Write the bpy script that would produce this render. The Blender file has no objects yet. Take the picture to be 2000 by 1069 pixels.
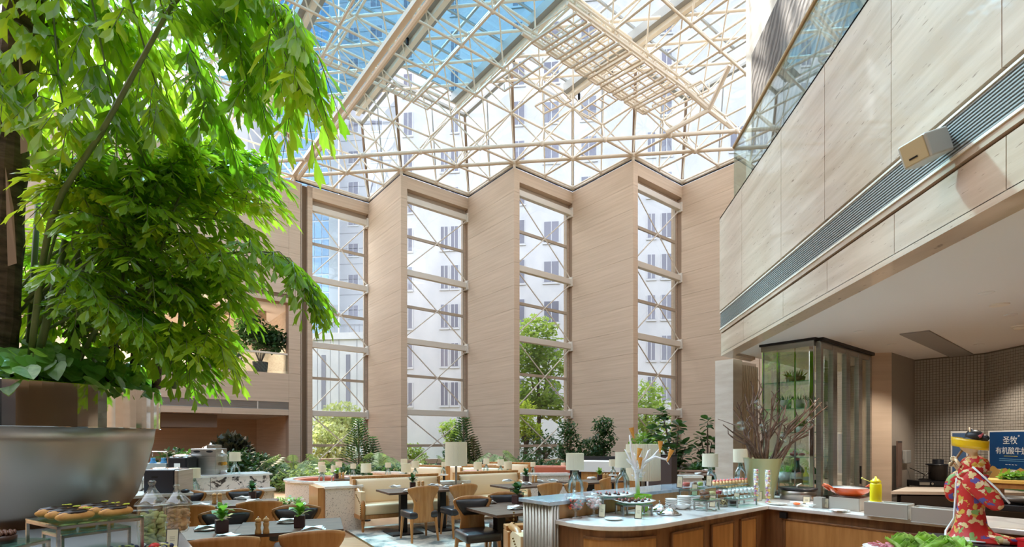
import bpy, math, random
from math import sin, cos, pi, radians, sqrt
from mathutils import Vector, Matrix, Euler
random.seed(7)
SC = bpy.context.scene
COL = SC.collection
EYE = 1.63
ST, CT = sin(radians(6.56)), cos(radians(6.56))

# ---------------------------------------------------------------- camera
cam_d = bpy.data.cameras.new('camera')
cam_d.lens = 18.0; cam_d.sensor_width = 36.0
cam_d.shift_y = (858 - 534.5) / 2000
cam_d.clip_end = 500
cam = bpy.data.objects.new('camera', cam_d); COL.objects.link(cam)
cam.location = (0, 0, EYE)
cam.rotation_euler = (radians(90), 0, radians(6.56))
SC.camera = cam

# ---------------------------------------------------------------- sky, sun, exposure
SC.view_settings.view_transform = 'Standard'
SC.view_settings.look = 'None'
SC.view_settings.gamma = 1
SC.view_settings.use_curve_mapping = False
SC.view_settings.exposure = 1.98
SUN_AZ, SUN_EL = radians(-38), radians(52)      # sun stands behind the left part of the far wall
W = bpy.data.worlds.new('sky'); SC.world = W; W.use_nodes = True
nt = W.node_tree; nt.nodes.clear()
sky = nt.nodes.new('ShaderNodeTexSky'); sky.sky_type = 'NISHITA'
sky.sun_disc = False; sky.sun_elevation = SUN_EL; sky.sun_rotation = SUN_AZ
sky.air_density = 1.0; sky.dust_density = 2.5; sky.ozone_density = 1.0
hs = nt.nodes.new('ShaderNodeHueSaturation'); hs.inputs['Saturation'].default_value = 0.3
bg = nt.nodes.new('ShaderNodeBackground'); bg.inputs['Strength'].default_value = 0.27
wo = nt.nodes.new('ShaderNodeOutputWorld')
nt.links.new(sky.outputs[0], hs.inputs['Color']); nt.links.new(hs.outputs[0], bg.inputs['Color'])
nt.links.new(bg.outputs[0], wo.inputs['Surface'])
sun_d = bpy.data.lights.new('sun', 'SUN'); sun_d.energy = 3.0; sun_d.angle = radians(2.5)
sun_d.color = (1.0, 0.95, 0.86)
sun = bpy.data.objects.new('sun', sun_d); COL.objects.link(sun)
sdir = Vector((sin(SUN_AZ) * cos(SUN_EL), cos(SUN_AZ) * cos(SUN_EL), sin(SUN_EL)))
sun.rotation_euler = sdir.to_track_quat('Z', 'Y').to_euler(); sun.location = (-20, 30, 40)
SC.cycles.max_bounces = 10; SC.cycles.transparent_max_bounces = 24
SC.cycles.diffuse_bounces = 5; SC.cycles.caustics_reflective = False; SC.cycles.caustics_refractive = False
SC.cycles.sample_clamp_indirect = 6.0
SC.cycles.use_denoising = True

# ---------------------------------------------------------------- helpers: places
def CW(r, f, z=0.0):
    'metres right of / ahead of the viewpoint -> world'
    return Vector((r * CT - f * ST, r * ST + f * CT, z))
def at(px, py, z):
    t = (EYE - z) * 1000 / (py - 858)
    return CW((px - 1000) / 1000 * t, t, z)
def atd(px, py, t):
    return CW((px - 1000) / 1000 * t, t, EYE + (858 - py) / 1000 * t)
R45 = radians(45)

# ---------------------------------------------------------------- helpers: meshes
class MB:
    def __init__(s): s.v = []; s.f = []
    def raw(s, vs, fs):
        o = len(s.v); s.v += [tuple(p) for p in vs]; s.f += [tuple(i + o for i in f) for f in fs]; return s
    def box(s, x0, x1, y0, y1, z0, z1, m=None):
        vs = [Vector(p) for p in ((x0,y0,z0),(x1,y0,z0),(x1,y1,z0),(x0,y1,z0),(x0,y0,z1),(x1,y0,z1),(x1,y1,z1),(x0,y1,z1))]
        if m is not None: vs = [m @ p for p in vs]
        return s.raw(vs, [(3,2,1,0),(4,5,6,7),(0,1,5,4),(1,2,6,5),(2,3,7,6),(3,0,4,7)])
    def cyl(s, p, q, r0, r1=None, n=10, caps=True):
        if r1 is None: r1 = r0
        p, q = Vector(p), Vector(q); d = (q - p)
        if d.length < 1e-6: return s
        a = d.normalized().orthogonal().normalized(); b = d.normalized().cross(a)
        vs = []
        for c, r in ((p, r0), (q, r1)):
            for i in range(n):
                t = 2 * pi * i / n; vs.append(c + (a * cos(t) + b * sin(t)) * r)
        fs = [(i, (i + 1) % n, n + (i + 1) % n, n + i) for i in range(n)]
        if caps: fs += [tuple(range(n - 1, -1, -1)), tuple(range(n, 2 * n))]
        return s.raw(vs, fs)
    def lathe(s, prof, n=24, c=(0, 0, 0), caps=True, m=None):
        c = Vector(c); vs = []; k = len(prof)
        for r, z in prof:
            for i in range(n):
                t = 2 * pi * i / n; p = c + Vector((r * cos(t), r * sin(t), z)); vs.append(m @ p if m is not None else p)
        fs = []
        for j in range(k - 1):
            for i in range(n):
                fs.append((j*n+i, j*n+(i+1)%n, (j+1)*n+(i+1)%n, (j+1)*n+i))
        if caps:
            if prof[0][0] > 1e-4: fs.append(tuple(range(n - 1, -1, -1)))
            if prof[-1][0] > 1e-4: fs.append(tuple((k-1)*n + i for i in range(n)))
        return s.raw(vs, fs)
    def sphere(s, c, r, n=12, m=8, sc=(1, 1, 1)):
        pr = [(max(1e-5, sin(pi * j / m)), -cos(pi * j / m)) for j in range(m + 1)]
        c = Vector(c); vs = []
        for rr, z in pr:
            for i in range(n):
                t = 2*pi*i/n; vs.append(c + Vector((rr*cos(t)*r*sc[0], rr*sin(t)*r*sc[1], z*r*sc[2])))
        fs = [(j*n+i, j*n+(i+1)%n, (j+1)*n+(i+1)%n, (j+1)*n+i) for j in range(m) for i in range(n)]
        return s.raw(vs, fs)
    def tube(s, pts, rad, n=8):
        pts = [Vector(p) for p in pts]; k = len(pts); vs = []
        if not isinstance(rad, (list, tuple)): rad = [rad] * k
        a = None
        for j, p in enumerate(pts):
            d = (pts[min(j + 1, k - 1)] - pts[max(j - 1, 0)]).normalized()
            a = d.orthogonal().normalized() if a is None else (a - d * a.dot(d)).normalized()
            b = d.cross(a)
            for i in range(n):
                t = 2*pi*i/n; vs.append(p + (a*cos(t) + b*sin(t)) * rad[j])
        fs = [(j*n+i, j*n+(i+1)%n, (j+1)*n+(i+1)%n, (j+1)*n+i) for j in range(k-1) for i in range(n)]
        fs += [tuple(range(n-1, -1, -1)), tuple((k-1)*n + i for i in range(n))]
        return s.raw(vs, fs)
    def prism(s, poly, z0, z1, m=None):
        n = len(poly); vs = [Vector((x, y, z0)) for x, y in poly] + [Vector((x, y, z1)) for x, y in poly]
        if m is not None: vs = [m @ p for p in vs]
        return s.raw(vs, [tuple(range(n-1, -1, -1)), tuple(range(n, 2*n))] + [(i, (i+1)%n, n+(i+1)%n, n+i) for i in range(n)])
    def sheet(s, fn, nu, nv, th):
        'thick curved sheet; fn(u,v)->(point, normal)'
        vs = []; w = nu + 1; K = (nu+1)*(nv+1)
        P = [fn(i/nu, j/nv) for j in range(nv+1) for i in range(nu+1)]
        vs = [p for p, n in P] + [p - n*th for p, n in P]; fs = []
        for j in range(nv):
            for i in range(nu):
                q = (j*w+i, j*w+i+1, (j+1)*w+i+1, (j+1)*w+i)
                fs.append(q); fs.append(tuple(K + x for x in reversed(q)))
        ring = [i for i in range(w)] + [j*w+nu for j in range(1, nv+1)] + [nv*w+i for i in range(nu-1, -1, -1)] + [j*w for j in range(nv-1, 0, -1)]
        for i in range(len(ring)):
            a, b = ring[i], ring[(i+1) % len(ring)]; fs.append((b, a, K+a, K+b))
        return s.raw(vs, fs)
    def mesh(s, name, smooth=False):
        me = bpy.data.meshes.new(name); me.from_pydata(s.v, [], s.f); me.update()
        if smooth: me.polygons.foreach_set('use_smooth', [True] * len(me.polygons))
        return me
    def build(s, name, m, parent=None, smooth=False, bevel=0, kind=None, loc=None, label=None):
        return link(name, s.mesh(name, smooth), m, parent, bevel=bevel, kind=kind, loc=loc, smooth=smooth, label=label)
def link(name, me, m=None, parent=None, mat=None, bevel=0, kind=None, loc=None, smooth=False, label=None):
    o = bpy.data.objects.new(name, me); COL.objects.link(o)
    if m is not None and len(me.materials) == 0: me.materials.append(m)
    if parent is not None: o.parent = parent
    if mat is not None: o.matrix_local = mat
    if loc is not None: o.location = loc
    if bevel:
        b = o.modifiers.new('bevel', 'BEVEL'); b.width = bevel; b.segments = 3 if smooth else 2; b.limit_method = 'ANGLE'; b.angle_limit = radians(40)
    if kind: o['kind'] = kind
    if label: o['label'] = label
    return o
CACHE = {}
def part(key, name, fn, m, parent, smooth=False, bevel=0, mat=None, kind=None, label=None):
    'a part whose mesh is made once per key and shared'
    k = (key, name)
    if k not in CACHE:
        mb = MB(); fn(mb); CACHE[k] = mb.mesh(name, smooth); CACHE[k].materials.append(m)
    return link(name, CACHE[k], None, parent, mat=mat, bevel=bevel, kind=kind, smooth=smooth, label=label)
def tag(o, label, cat, group=None, kind=None):
    o['label'] = label; o['category'] = cat
    if group: o['group'] = group
    if kind: o['kind'] = kind
    return o
def thing(name, label, cat, loc=(0, 0, 0), rz=0, group=None):
    o = bpy.data.objects.new(name, None); COL.objects.link(o); o.empty_display_size = .1
    o.location = loc; o.rotation_euler = (0, 0, rz)
    return tag(o, label, cat, group)
def struct(name, loc=(0, 0, 0), rz=0):
    o = bpy.data.objects.new(name, None); COL.objects.link(o); o.empty_display_size = .1
    o.location = loc; o.rotation_euler = (0, 0, rz); o['kind'] = 'structure'
    return o
def smesh(name, mb, m, loc=(0, 0, 0), rz=0, bevel=0):
    o = mb.build(name, m, None, bevel=bevel); o.location = loc; o.rotation_euler = (0, 0, rz); o['kind'] = 'structure'
    return o
def T(x, y, z, rz=0, rx=0, ry=0, s=1.0):
    return Matrix.Translation((x, y, z)) @ Euler((rx, ry, rz)).to_matrix().to_4x4() @ Matrix.Scale(s, 4)

# ---------------------------------------------------------------- materials
def srgb(r, g, b):
    f = lambda c: (c/255/12.92 if c/255 <= .04045 else ((c/255 + .055)/1.055)**2.4)
    return (f(r), f(g), f(b), 1)
def M(name, col, rough=.5, metal=0, col2=None, scale=(1, 1, 1), detail=4, lo=.35, hi=.65, bump=0, rnd=0, coat=0, spec=.5, emit=0, sub=0, pits=None, wave=None, dist=0):
    m = bpy.data.materials.new(name); m.use_nodes = True; t = m.node_tree; p = t.nodes['Principled BSDF']; L = t.links.new
    p.inputs['Roughness'].default_value = rough; p.inputs['Metallic'].default_value = metal
    p.inputs['Specular IOR Level'].default_value = spec
    c = srgb(*col); p.inputs['Base Color'].default_value = c
    if coat: p.inputs['Coat Weight'].default_value = coat; p.inputs['Coat Roughness'].default_value = .04
    out = None
    if col2 is not None:
        tc = t.nodes.new('ShaderNodeTexCoord'); mp = t.nodes.new('ShaderNodeMapping'); mp.inputs['Scale'].default_value = scale
        L(tc.outputs['Object'], mp.inputs['Vector'])
        if wave:
            nz = t.nodes.new('ShaderNodeTexWave'); nz.wave_type = 'BANDS'; nz.bands_direction = wave
            nz.inputs['Scale'].default_value = 1; nz.inputs['Distortion'].default_value = dist; nz.inputs['Detail'].default_value = detail
            fo = nz.outputs['Fac']
        else:
            nz = t.nodes.new('ShaderNodeTexNoise'); nz.inputs['Scale'].default_value = 1; nz.inputs['Detail'].default_value = detail
            nz.inputs['Roughness'].default_value = .6; nz.inputs['Distortion'].default_value = dist
            fo = nz.outputs['Fac']
        L(mp.outputs[0], nz.inputs['Vector'])
        rp = t.nodes.new('ShaderNodeValToRGB'); rp.color_ramp.elements[0].position = lo; rp.color_ramp.elements[1].position = hi
        rp.color_ramp.elements[0].color = c; rp.color_ramp.elements[1].color = srgb(*col2)
        L(fo, rp.inputs['Fac']); out = rp.outputs['Color']
        if pits:
            mp2 = t.nodes.new('ShaderNodeMapping'); mp2.inputs['Scale'].default_value = pits; L(tc.outputs['Object'], mp2.inputs['Vector'])
            n2 = t.nodes.new('ShaderNodeTexNoise'); n2.inputs['Scale'].default_value = 1; n2.inputs['Detail'].default_value = 3; L(mp2.outputs[0], n2.inputs['Vector'])
            r2 = t.nodes.new('ShaderNodeValToRGB'); r2.color_ramp.elements[0].position = .27; r2.color_ramp.elements[1].position = .34
            r2.color_ramp.elements[0].color = (.45, .38, .33, 1); r2.color_ramp.elements[1].color = (1, 1, 1, 1); L(n2.outputs['Fac'], r2.inputs['Fac'])
            mx = t.nodes.new('ShaderNodeMixRGB'); mx.blend_type = 'MULTIPLY'; mx.inputs['Fac'].default_value = 1
            L(out, mx.inputs['Color1']); L(r2.outputs['Color'], mx.inputs['Color2']); out = mx.outputs['Color']
        if bump:
            bp = t.nodes.new('ShaderNodeBump'); bp.inputs['Strength'].default_value = bump; bp.inputs['Distance'].default_value = .02
            L(fo, bp.inputs['Height']); L(bp.outputs[0], p.inputs['Normal'])
    if rnd:
        oi = t.nodes.new('ShaderNodeObjectInfo'); ma = t.nodes.new('ShaderNodeMath'); ma.operation = 'MULTIPLY_ADD'
        ma.inputs[1].default_value = 2*rnd; ma.inputs[2].default_value = 1 - rnd; L(oi.outputs['Random'], ma.inputs[0])
        hv = t.nodes.new('ShaderNodeHueSaturation'); L(ma.outputs[0], hv.inputs['Value'])
        if out is not None: L(out, hv.inputs['Color'])
        else: hv.inputs['Color'].default_value = c
        out = hv.outputs['Color']
    if out is not None: L(out, p.inputs['Base Color'])
    if emit: p.inputs['Emission Color'].default_value = c; p.inputs['Emission Strength'].default_value = emit
    if sub: p.inputs['Subsurface Weight'].default_value = sub
    return m
def glass(name, tint=(1, 1, 1), ior=1.45, rough=0.0, gain=1.0):
    m = bpy.data.materials.new(name); m.use_nodes = True; t = m.node_tree; t.nodes.clear(); L = t.links.new
    o = t.nodes.new('ShaderNodeOutputMaterial'); mx = t.nodes.new('ShaderNodeMixShader'); tr = t.nodes.new('ShaderNodeBsdfTransparent')
    gl = t.nodes.new('ShaderNodeBsdfGlossy'); fr = t.nodes.new('ShaderNodeLayerWeight'); fr.inputs['Blend'].default_value = .5
    tr.inputs['Color'].default_value = (*tint, 1); gl.inputs['Roughness'].default_value = rough; gl.inputs['Color'].default_value = (.95, 1, .98, 1)
    f0 = ((ior - 1)/(ior + 1))**2*gain; pw = t.nodes.new('ShaderNodeMath'); pw.operation = 'POWER'; pw.inputs[1].default_value = 5.0
    ma = t.nodes.new('ShaderNodeMath'); ma.operation = 'MULTIPLY_ADD'; ma.inputs[1].default_value = 1 - f0; ma.inputs[2].default_value = f0; ma.use_clamp = True
    L(fr.outputs['Facing'], pw.inputs[0]); L(pw.outputs[0], ma.inputs[0]); L(ma.outputs[0], mx.inputs['Fac'])
    L(tr.outputs[0], mx.inputs[1]); L(gl.outputs[0], mx.inputs[2]); L(mx.outputs[0], o.inputs['Surface'])
    return m
def leafmat(name, col, col2, tl, trans=.4, rough=.35, rnd=.25, sc=3.0):
    m = bpy.data.materials.new(name); m.use_nodes = True; t = m.node_tree; L = t.links.new
    p = t.nodes['Principled BSDF']; o = t.nodes['Material Output']
    tc = t.nodes.new('ShaderNodeTexCoord'); nz = t.nodes.new('ShaderNodeTexNoise'); nz.inputs['Scale'].default_value = sc; nz.inputs['Detail'].default_value = 2
    L(tc.outputs['Object'], nz.inputs['Vector'])
    rp = t.nodes.new('ShaderNodeValToRGB'); rp.color_ramp.elements[0].position = .38; rp.color_ramp.elements[1].position = .62
    rp.color_ramp.elements[0].color = srgb(*col); rp.color_ramp.elements[1].color = srgb(*col2); L(nz.outputs['Fac'], rp.inputs['Fac'])
    oi = t.nodes.new('ShaderNodeObjectInfo'); ma = t.nodes.new('ShaderNodeMath'); ma.operation = 'MULTIPLY_ADD'
    ma.inputs[1].default_value = 2*rnd; ma.inputs[2].default_value = 1 - rnd; L(oi.outputs['Random'], ma.inputs[0])
    hv = t.nodes.new('ShaderNodeHueSaturation'); L(ma.outputs[0], hv.inputs['Value']); L(rp.outputs['Color'], hv.inputs['Color'])
    L(hv.outputs['Color'], p.inputs['Base Color']); p.inputs['Roughness'].default_value = rough
    tb = t.nodes.new('ShaderNodeBsdfTranslucent'); tb.inputs['Color'].default_value = srgb(*tl)
    mx = t.nodes.new('ShaderNodeMixShader'); mx.inputs['Fac'].default_value = trans
    L(p.outputs[0], mx.inputs[1]); L(tb.outputs[0], mx.inputs[2]); L(mx.outputs[0], o.inputs['Surface'])
    return m

stone = M('board_marked_stone', (194, 171, 147), .78, col2=(213, 191, 168), scale=(.35, .35, 11), detail=8, lo=.30, hi=.68, bump=.06, rnd=.02)
stone_core = M('stone_core', (176, 152, 130), .8)
trav = M('polished_travertine', (182, 158, 134), .34, col2=(206, 184, 162), scale=(3, .8, 9), detail=7, lo=.36, hi=.64, rnd=.03, coat=.5, pits=(14, 9, 60))
trav_dark = M('stone_groove', (120, 96, 72), .7)
trav_pale = M('pale_travertine', (222, 212, 198), .6, col2=(206, 192, 176), scale=(2, 2, 10))
carved = M('carved_wood_relief', (72, 58, 50), .6, col2=(112, 98, 88), scale=(1.6, 1.6, 1.6), wave='DIAGONAL', dist=7, detail=3, bump=.6)
relief_pale = M('carved_pale_relief', (186, 166, 142), .7, col2=(214, 198, 176), scale=(5, 5, 3), wave='X', dist=9, bump=.8)
cream = M('cream_painted_steel', (228, 218, 202), .5)
cream_grey = M('grey_painted_steel', (150, 150, 146), .5)
frame_tan = M('bronze_window_frame', (176, 160, 142), .45)
frame_light = M('light_window_beam', (214, 206, 194), .5)
dark_metal = M('dark_metal', (38, 36, 36), .45, metal=.6)
black_m = M('black_plastic', (22, 24, 30), .3)
steel = M('brushed_steel', (188, 186, 182), .3, metal=1, col2=(170, 168, 163), scale=(2, 2, 90))
steel_bowl = M('satin_steel', (176, 171, 163), .34, metal=1)
mirror = M('mirror_steel', (226, 220, 212), .05, metal=1)
chrome = M('chrome', (225, 225, 225), .08, metal=1)
brass = M('brass_nail', (120, 92, 52), .35, metal=1)
gold = M('gold_rail', (206, 168, 112), .3, metal=.8)
white_p = M('white_paint', (226, 223, 219), .6)
ceil_p = M('ceiling_paint', (224, 220, 216), .8)
porc = M('porcelain', (245, 244, 240), .2, coat=.3)
linen = M('white_linen', (240, 240, 238), .85)
oak = M('oak', (168, 112, 56), .45, col2=(192, 138, 80), scale=(22, 22, 1.8), detail=5, coat=.12)
oak_dark = M('walnut_panel', (112, 76, 46), .42, col2=(146, 102, 64), scale=(18, 18, 1.4), detail=5, coat=.15)
honey = M('honey_oak', (170, 118, 62), .4, col2=(194, 140, 80), scale=(16, 16, 1.4), coat=.15)
table_w = M('grey_brown_tabletop', (92, 72, 60), .5, col2=(112, 90, 76), scale=(3, 26, 3), spec=.15)
leath_dk = M('charcoal_leather', (46, 46, 50), .34, coat=.15)
leath_be = M('beige_leather', (234, 208, 168), .32, coat=.15)
leath_rd = M('terracotta_leather', (188, 106, 80), .42)
marble = M('white_marble', (236, 234, 230), .18, col2=(196, 194, 192), scale=(2.2, 2.2, 2.2), detail=8, lo=.5, hi=.72, dist=1.6, coat=.3)
marble_v = M('veined_marble', (232, 220, 210), .25, col2=(74, 66, 64), scale=(3.6, 3.6, 3.6), detail=8, lo=.53, hi=.6, dist=2.4, coat=.2)
terra = M('terrazzo', (226, 216, 206), .45, col2=(150, 140, 132), scale=(55, 55, 55), detail=2, lo=.58, hi=.68)
fluted = M('fluted_metal', (190, 186, 176), .35, metal=.7)
shade_m = M('pleated_shade', (236, 228, 202), .8, sub=.0)
crystal = glass('cast_crystal', (.62, .72, .70), 1.9, .06, 2.5)
glassw = glass('clear_glass', (.965, .975, .97), 1.5, gain=3)
glassg = glass('green_edge_glass', (.60, .86, .79), 1.5, gain=3.5)
pane_g = glass('window_glass', (.93, .95, .95), 1.45, gain=.8)
pane_b = glass('blue_roof_glass', (.26, .54, .72), 1.5)
pane_w = glass('clear_roof_glass', (.90, .94, .95), 1.45)
glass_rail = glass('balustrade_glass', (.86, .92, .91), 1.75, gain=1.6)
glass_cab = glass('cabinet_glass', (.93, .97, .95), 1.6, gain=2.6)
floor_m = M('timber_floor', (164, 120, 82), .4, col2=(186, 142, 102), scale=(1.5, 14, 1), coat=.2)
carpet = M('mottled_carpet', (214, 211, 196), .95, col2=(112, 122, 120), scale=(2.6, 2.6, 2.6), detail=7, lo=.44, hi=.6, dist=.6)
mosaic = M('mosaic_tile', (178, 171, 160), .35, rnd=.16)
grout = M('mosaic_grout', (118, 110, 98), .8)
olive_pot = M('olive_glaze', (188, 182, 128), .3, coat=.3)
twig = M('dry_branch', (98, 74, 60), .8, col2=(132, 104, 86), scale=(20, 20, 20))
soil = M('soil', (50, 40, 32), .95)
plum = M('plum_pot', (74, 48, 48), .5)
mill_w = M('mill_wood', (206, 158, 98), .4)
leaf_palm = leafmat('palm_leaf', (66, 116, 34), (112, 160, 50), (184, 226, 44), .5, .3, .3, 2.2)
leaf_palm_lit = leafmat('backlit_palm_leaf', (110, 156, 34), (160, 196, 56), (216, 240, 60), .6, .3, .25, 2.2)  # lit copy of palm_leaf: backlight put into a brighter, yellower colour
leaf_dry = leafmat('dry_leaf', (150, 120, 40), (176, 150, 60), (200, 170, 60), .4)
leaf_vine = leafmat('vine_leaf', (84, 138, 56), (130, 174, 84), (170, 216, 70), .35, .28, .3, 4)
leaf_dark = leafmat('dark_leaf', (34, 66, 40), (66, 104, 66), (90, 140, 60), .25, .32, .3, 5)
leaf_blue = leafmat('blue_green_leaf', (58, 96, 84), (104, 140, 124), (110, 160, 100), .25, .3, .3, 5)
leaf_pale = leafmat('pale_lobed_leaf', (92, 124, 74), (172, 192, 136), (190, 220, 120), .35, .35, .2, 5)
leaf_out = leafmat('outdoor_leaf', (96, 136, 58), (150, 180, 84), (200, 226, 100), .4, .5, .25, 1.2)
leaf_will = leafmat('willow_leaf', (150, 168, 110), (190, 200, 140), (210, 220, 140), .4, .5, .2, 1.2)
leaf_lett = leafmat('lettuce', (170, 210, 80), (224, 240, 160), (210, 240, 110), .4, .35, .15, 14)
bark = M('palm_bark', (62, 50, 44), .9, col2=(112, 94, 82), scale=(5, 5, 16), detail=6, bump=.5)
stem_g = M('green_stem', (84, 104, 58), .5, col2=(116, 128, 80), scale=(8, 8, 3))
bldg_white = M('white_render', (204, 204, 208), .8, col2=(190, 191, 197), scale=(.5, .5, .3))
bldg_grey = M('grey_cladding', (178, 180, 188), .7)
bldg_blue = M('blue_curtain_wall', (112, 146, 178), .15, metal=.3, rnd=.2)
bldg_line = M('cladding_joint', (150, 152, 160), .7)
win_dark = M('dark_window', (118, 118, 134), .2, rnd=.15)
lawn = M('lawn', (110, 130, 70), .9, col2=(140, 150, 96), scale=(2, 2, 2))
# ================================================================= setting
TOP = 15.13
NX = [-14.40, -8.60, -2.80, 3.00, 8.80]; NY, FY = 25.31, 28.21
SEG = 2.9 * sqrt(2)
smesh('floor', MB().box(-30, 16, -4, 40, -.12, 0), floor_m)
smesh('floor.001', MB().box(-90, 90, 28.6, 140, -.5, -.3), lawn)

# ---- zigzag far wall: stone piers (C faces), window bays (A faces)
LV = [14.17, 10.39, 6.85, 3.17]            # heavy beams
for k in range(5):
    # pier from near corner N(k) running back-left to far corner F(k-1)
    if k > 0:
        w = struct('wall_back', (NX[k], NY, 0), radians(135))
        mb = MB().box(.02, SEG + .3, -.29, -.02, 0, TOP)
        mb.build('core', stone_core, w)
        zs = [0, 1.1] + [1.1 + 1.169 * i for i in range(1, 13)]
        for i in range(len(zs) - 1):
            part(('pier', i, 0), 'panel', lambda b, i=i: b.box(0, SEG + .02, -.012, .03, zs[i] + .004, zs[i+1] - .004), stone, w)
            part(('pier', i, 1), 'panel', lambda b, i=i: b.box(-.03, -.0, -.32, .03, zs[i] + .004, zs[i+1] - .004), stone, w)
    if k < 4:
        w = struct('wall_back', (NX[k], NY, 0), R45)
        u0 = .95 if k == 0 else .29
        # header
        MB().box(u0 - .02 if k else .70, SEG + .25, 0, .62, 14.52, TOP).build('header', stone, w)
        MB().box(SEG - .10, SEG + .25, .34, .6, 0, 14.52).build('jamb', stone, w)
        MB().box(u0 - .02, SEG + .1, .33, .6, 0, .55).build('sill', stone, w)
        if k == 0:
            MB().box(.70, u0, 0, .6, 0, TOP).build('jamb', stone, w)
        wn = struct('window_%d' % (k + 1), (NX[k], NY, 0), R45)
        x0, x1 = u0, SEG - .10; V = .36
        MB().box(x0, x1, V - .03, V + .05, 14.17, 14.52).build('head_frame', frame_tan, wn)
        for xx in (x0, x1 - .07):
            MB().box(xx, xx + .07, V - .05, V + .05, .55, 14.3).build('stile', frame_tan, wn)
        zl = sorted(LV + [(a + b) / 2 for a, b in zip(LV, LV[1:])] + [1.35])
        for z in LV:
            MB().box(x0 - .02, x1 + .12, V - .34, V - .1, z - .30, z).build('beam', frame_light, wn, bevel=.02)
            MB().box(x1 - .02, x1 + .13, V - .42, V - .05, z - .42, z + .1).build('beam_bracket', frame_light, wn, bevel=.02)
        for z in zl:
            if z not in LV: MB().box(x0, x1, V - .06, V + .04, z - .14, z).build('transom', frame_tan, wn)
        for i, (za, zb) in enumerate(zip([.55] + zl, zl)):
            MB().box(x0 + .05, x1 - .05, V, V + .012, za, zb).build('pane', pane_g, wn)
        lv = LV + [-.4]
        for z1, z0 in zip(lv, lv[1:]):
            z0 = max(z0, .1)
            for a, b in (((x0, z1 - .25), (x1 + .1, z0 + .05)), ((x0, z0 + .05), (x1 + .1, z1 - .25))):
                MB().cyl((a[0], V - .2, a[1]), (b[0], V - .2, b[1]), .032, n=6).build('brace', frame_light, wn)

# ---- left wall (same plane as window 1), with two balconies
wl = struct('wall_left', (NX[0], NY, 0), R45)
UL = -12.5
def lpan(u0, u1, z0, z1, nz=1, nu=1, v0=0):
    for j in range(nz):
        for i in range(nu):
            a, b = u0 + (u1-u0)*i/nu, u0 + (u1-u0)*(i+1)/nu; c, d = z0 + (z1-z0)*j/nz, z0 + (z1-z0)*(j+1)/nz
            MB().box(a + .004, b - .004, v0, v0 + .06, c + .004, d - .004).build('panel', stone, wl)
lpan(-.25, .345, 0, TOP, 12)
MB().box(.345, .70, .2, .3, 0, TOP).build('channel', trav_dark, wl)
MB().box(.37, .42, .03, .2, 0, TOP).build('channel_fin', frame_tan, wl)
lpan(UL, -.25, 9.16, TOP, 5, 4); lpan(UL, -.25, 8.72, 8.96, 1, 4); lpan(UL, -.25, 3.54, 5.02, 1, 4); lpan(UL, -.25, 2.86, 3.16, 1, 4)
MB().box(UL, .345, .06, .5, 8.7, TOP).box(UL, -.25, .06, .5, 2.86, 4.98).box(-.25, .345, .06, .6, 0, TOP).build('core', stone_core, wl)
MB().box(UL, -.25, .05, .07, 8.94, 9.18).build('shadow_gap', trav_dark, wl)
g = MB().box(UL, -.27, .03, .05, 3.16, 3.19).box(UL, -.27, .03, .05, 3.51, 3.54)
for i in range(9): g.box(UL, -.27, .035, .06, 3.20 + .034 * i, 3.215 + .034 * i)
g.build('air_grille', grey_m if 'grey_m' in globals() else cream_grey, wl)
MB().box(-1.75, -1.70, .02, .06, 3.16, 3.54).build('grille_joint', frame_light, wl)
# rooms behind
MB().box(UL, .4, .5, 6.5, 4.72, 4.92).box(UL, .4, .5, 6.5, 8.85, 8.95).build('slab', ceil_p, wl)
MB().box(UL, .4, 6.3, 6.5, 4.9, 8.85).box(.2, .4, .5, 6.3, 4.9, 8.85).build('back_panel', trav_pale, wl)
MB().box(UL, -.6, 3.2, 3.6, 8.35, 8.85).build('ceiling_beam', stone, wl)
MB().box(-6.2, -5.8, .5, 6.3, 8.2, 8.85).build('ceiling_beam', stone, wl)
MB().box(UL, .4, .5, 7.5, 2.86, 2.95).build('soffit', ceil_p, wl)
MB().box(UL, .4, 7.3, 7.5, 0, 2.86).box(-.25, .0, .6, 7.3, 0, 2.86).build('back_panel', stone, wl)
sof = [(-12.4, .8), (-3.4, .8)] + [(-3.4 - 1.2*sin(t*pi/16), .8 + 3.4*(1-cos(t*pi/16))) for t in range(1, 9)] + [(-12.4, 4.2)]
MB().prism(sof, 2.2, 2.84).build('curved_soffit', M('brown_soffit', (128, 112, 100), .8), wl)
br = thing('glass_balustrade', 'glass balustrade with a pale rail on the left balcony', 'balustrade', (NX[0], NY, 0), R45)
MB().box(UL, -.27, .12, .14, 5.02, 6.0).build('pane', glass_rail, br)
MB().box(UL, -.27, .10, .17, 6.0, 6.09).build('handrail', cream, br)
for u in (-4, -7):  # unseen warm spots, added to brighten the balcony room
    d = bpy.data.lights.new('balcony_fill_light', 'SPOT'); d.energy = 420; d.color = (1, .78, .6); d.spot_size = radians(150); d.shadow_soft_size = .2
    o = bpy.data.objects.new('balcony_fill_light', d); COL.objects.link(o); o.parent = wl; o.location = (u, 2.2, 8.7); o['label'] = 'lamp'

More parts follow.
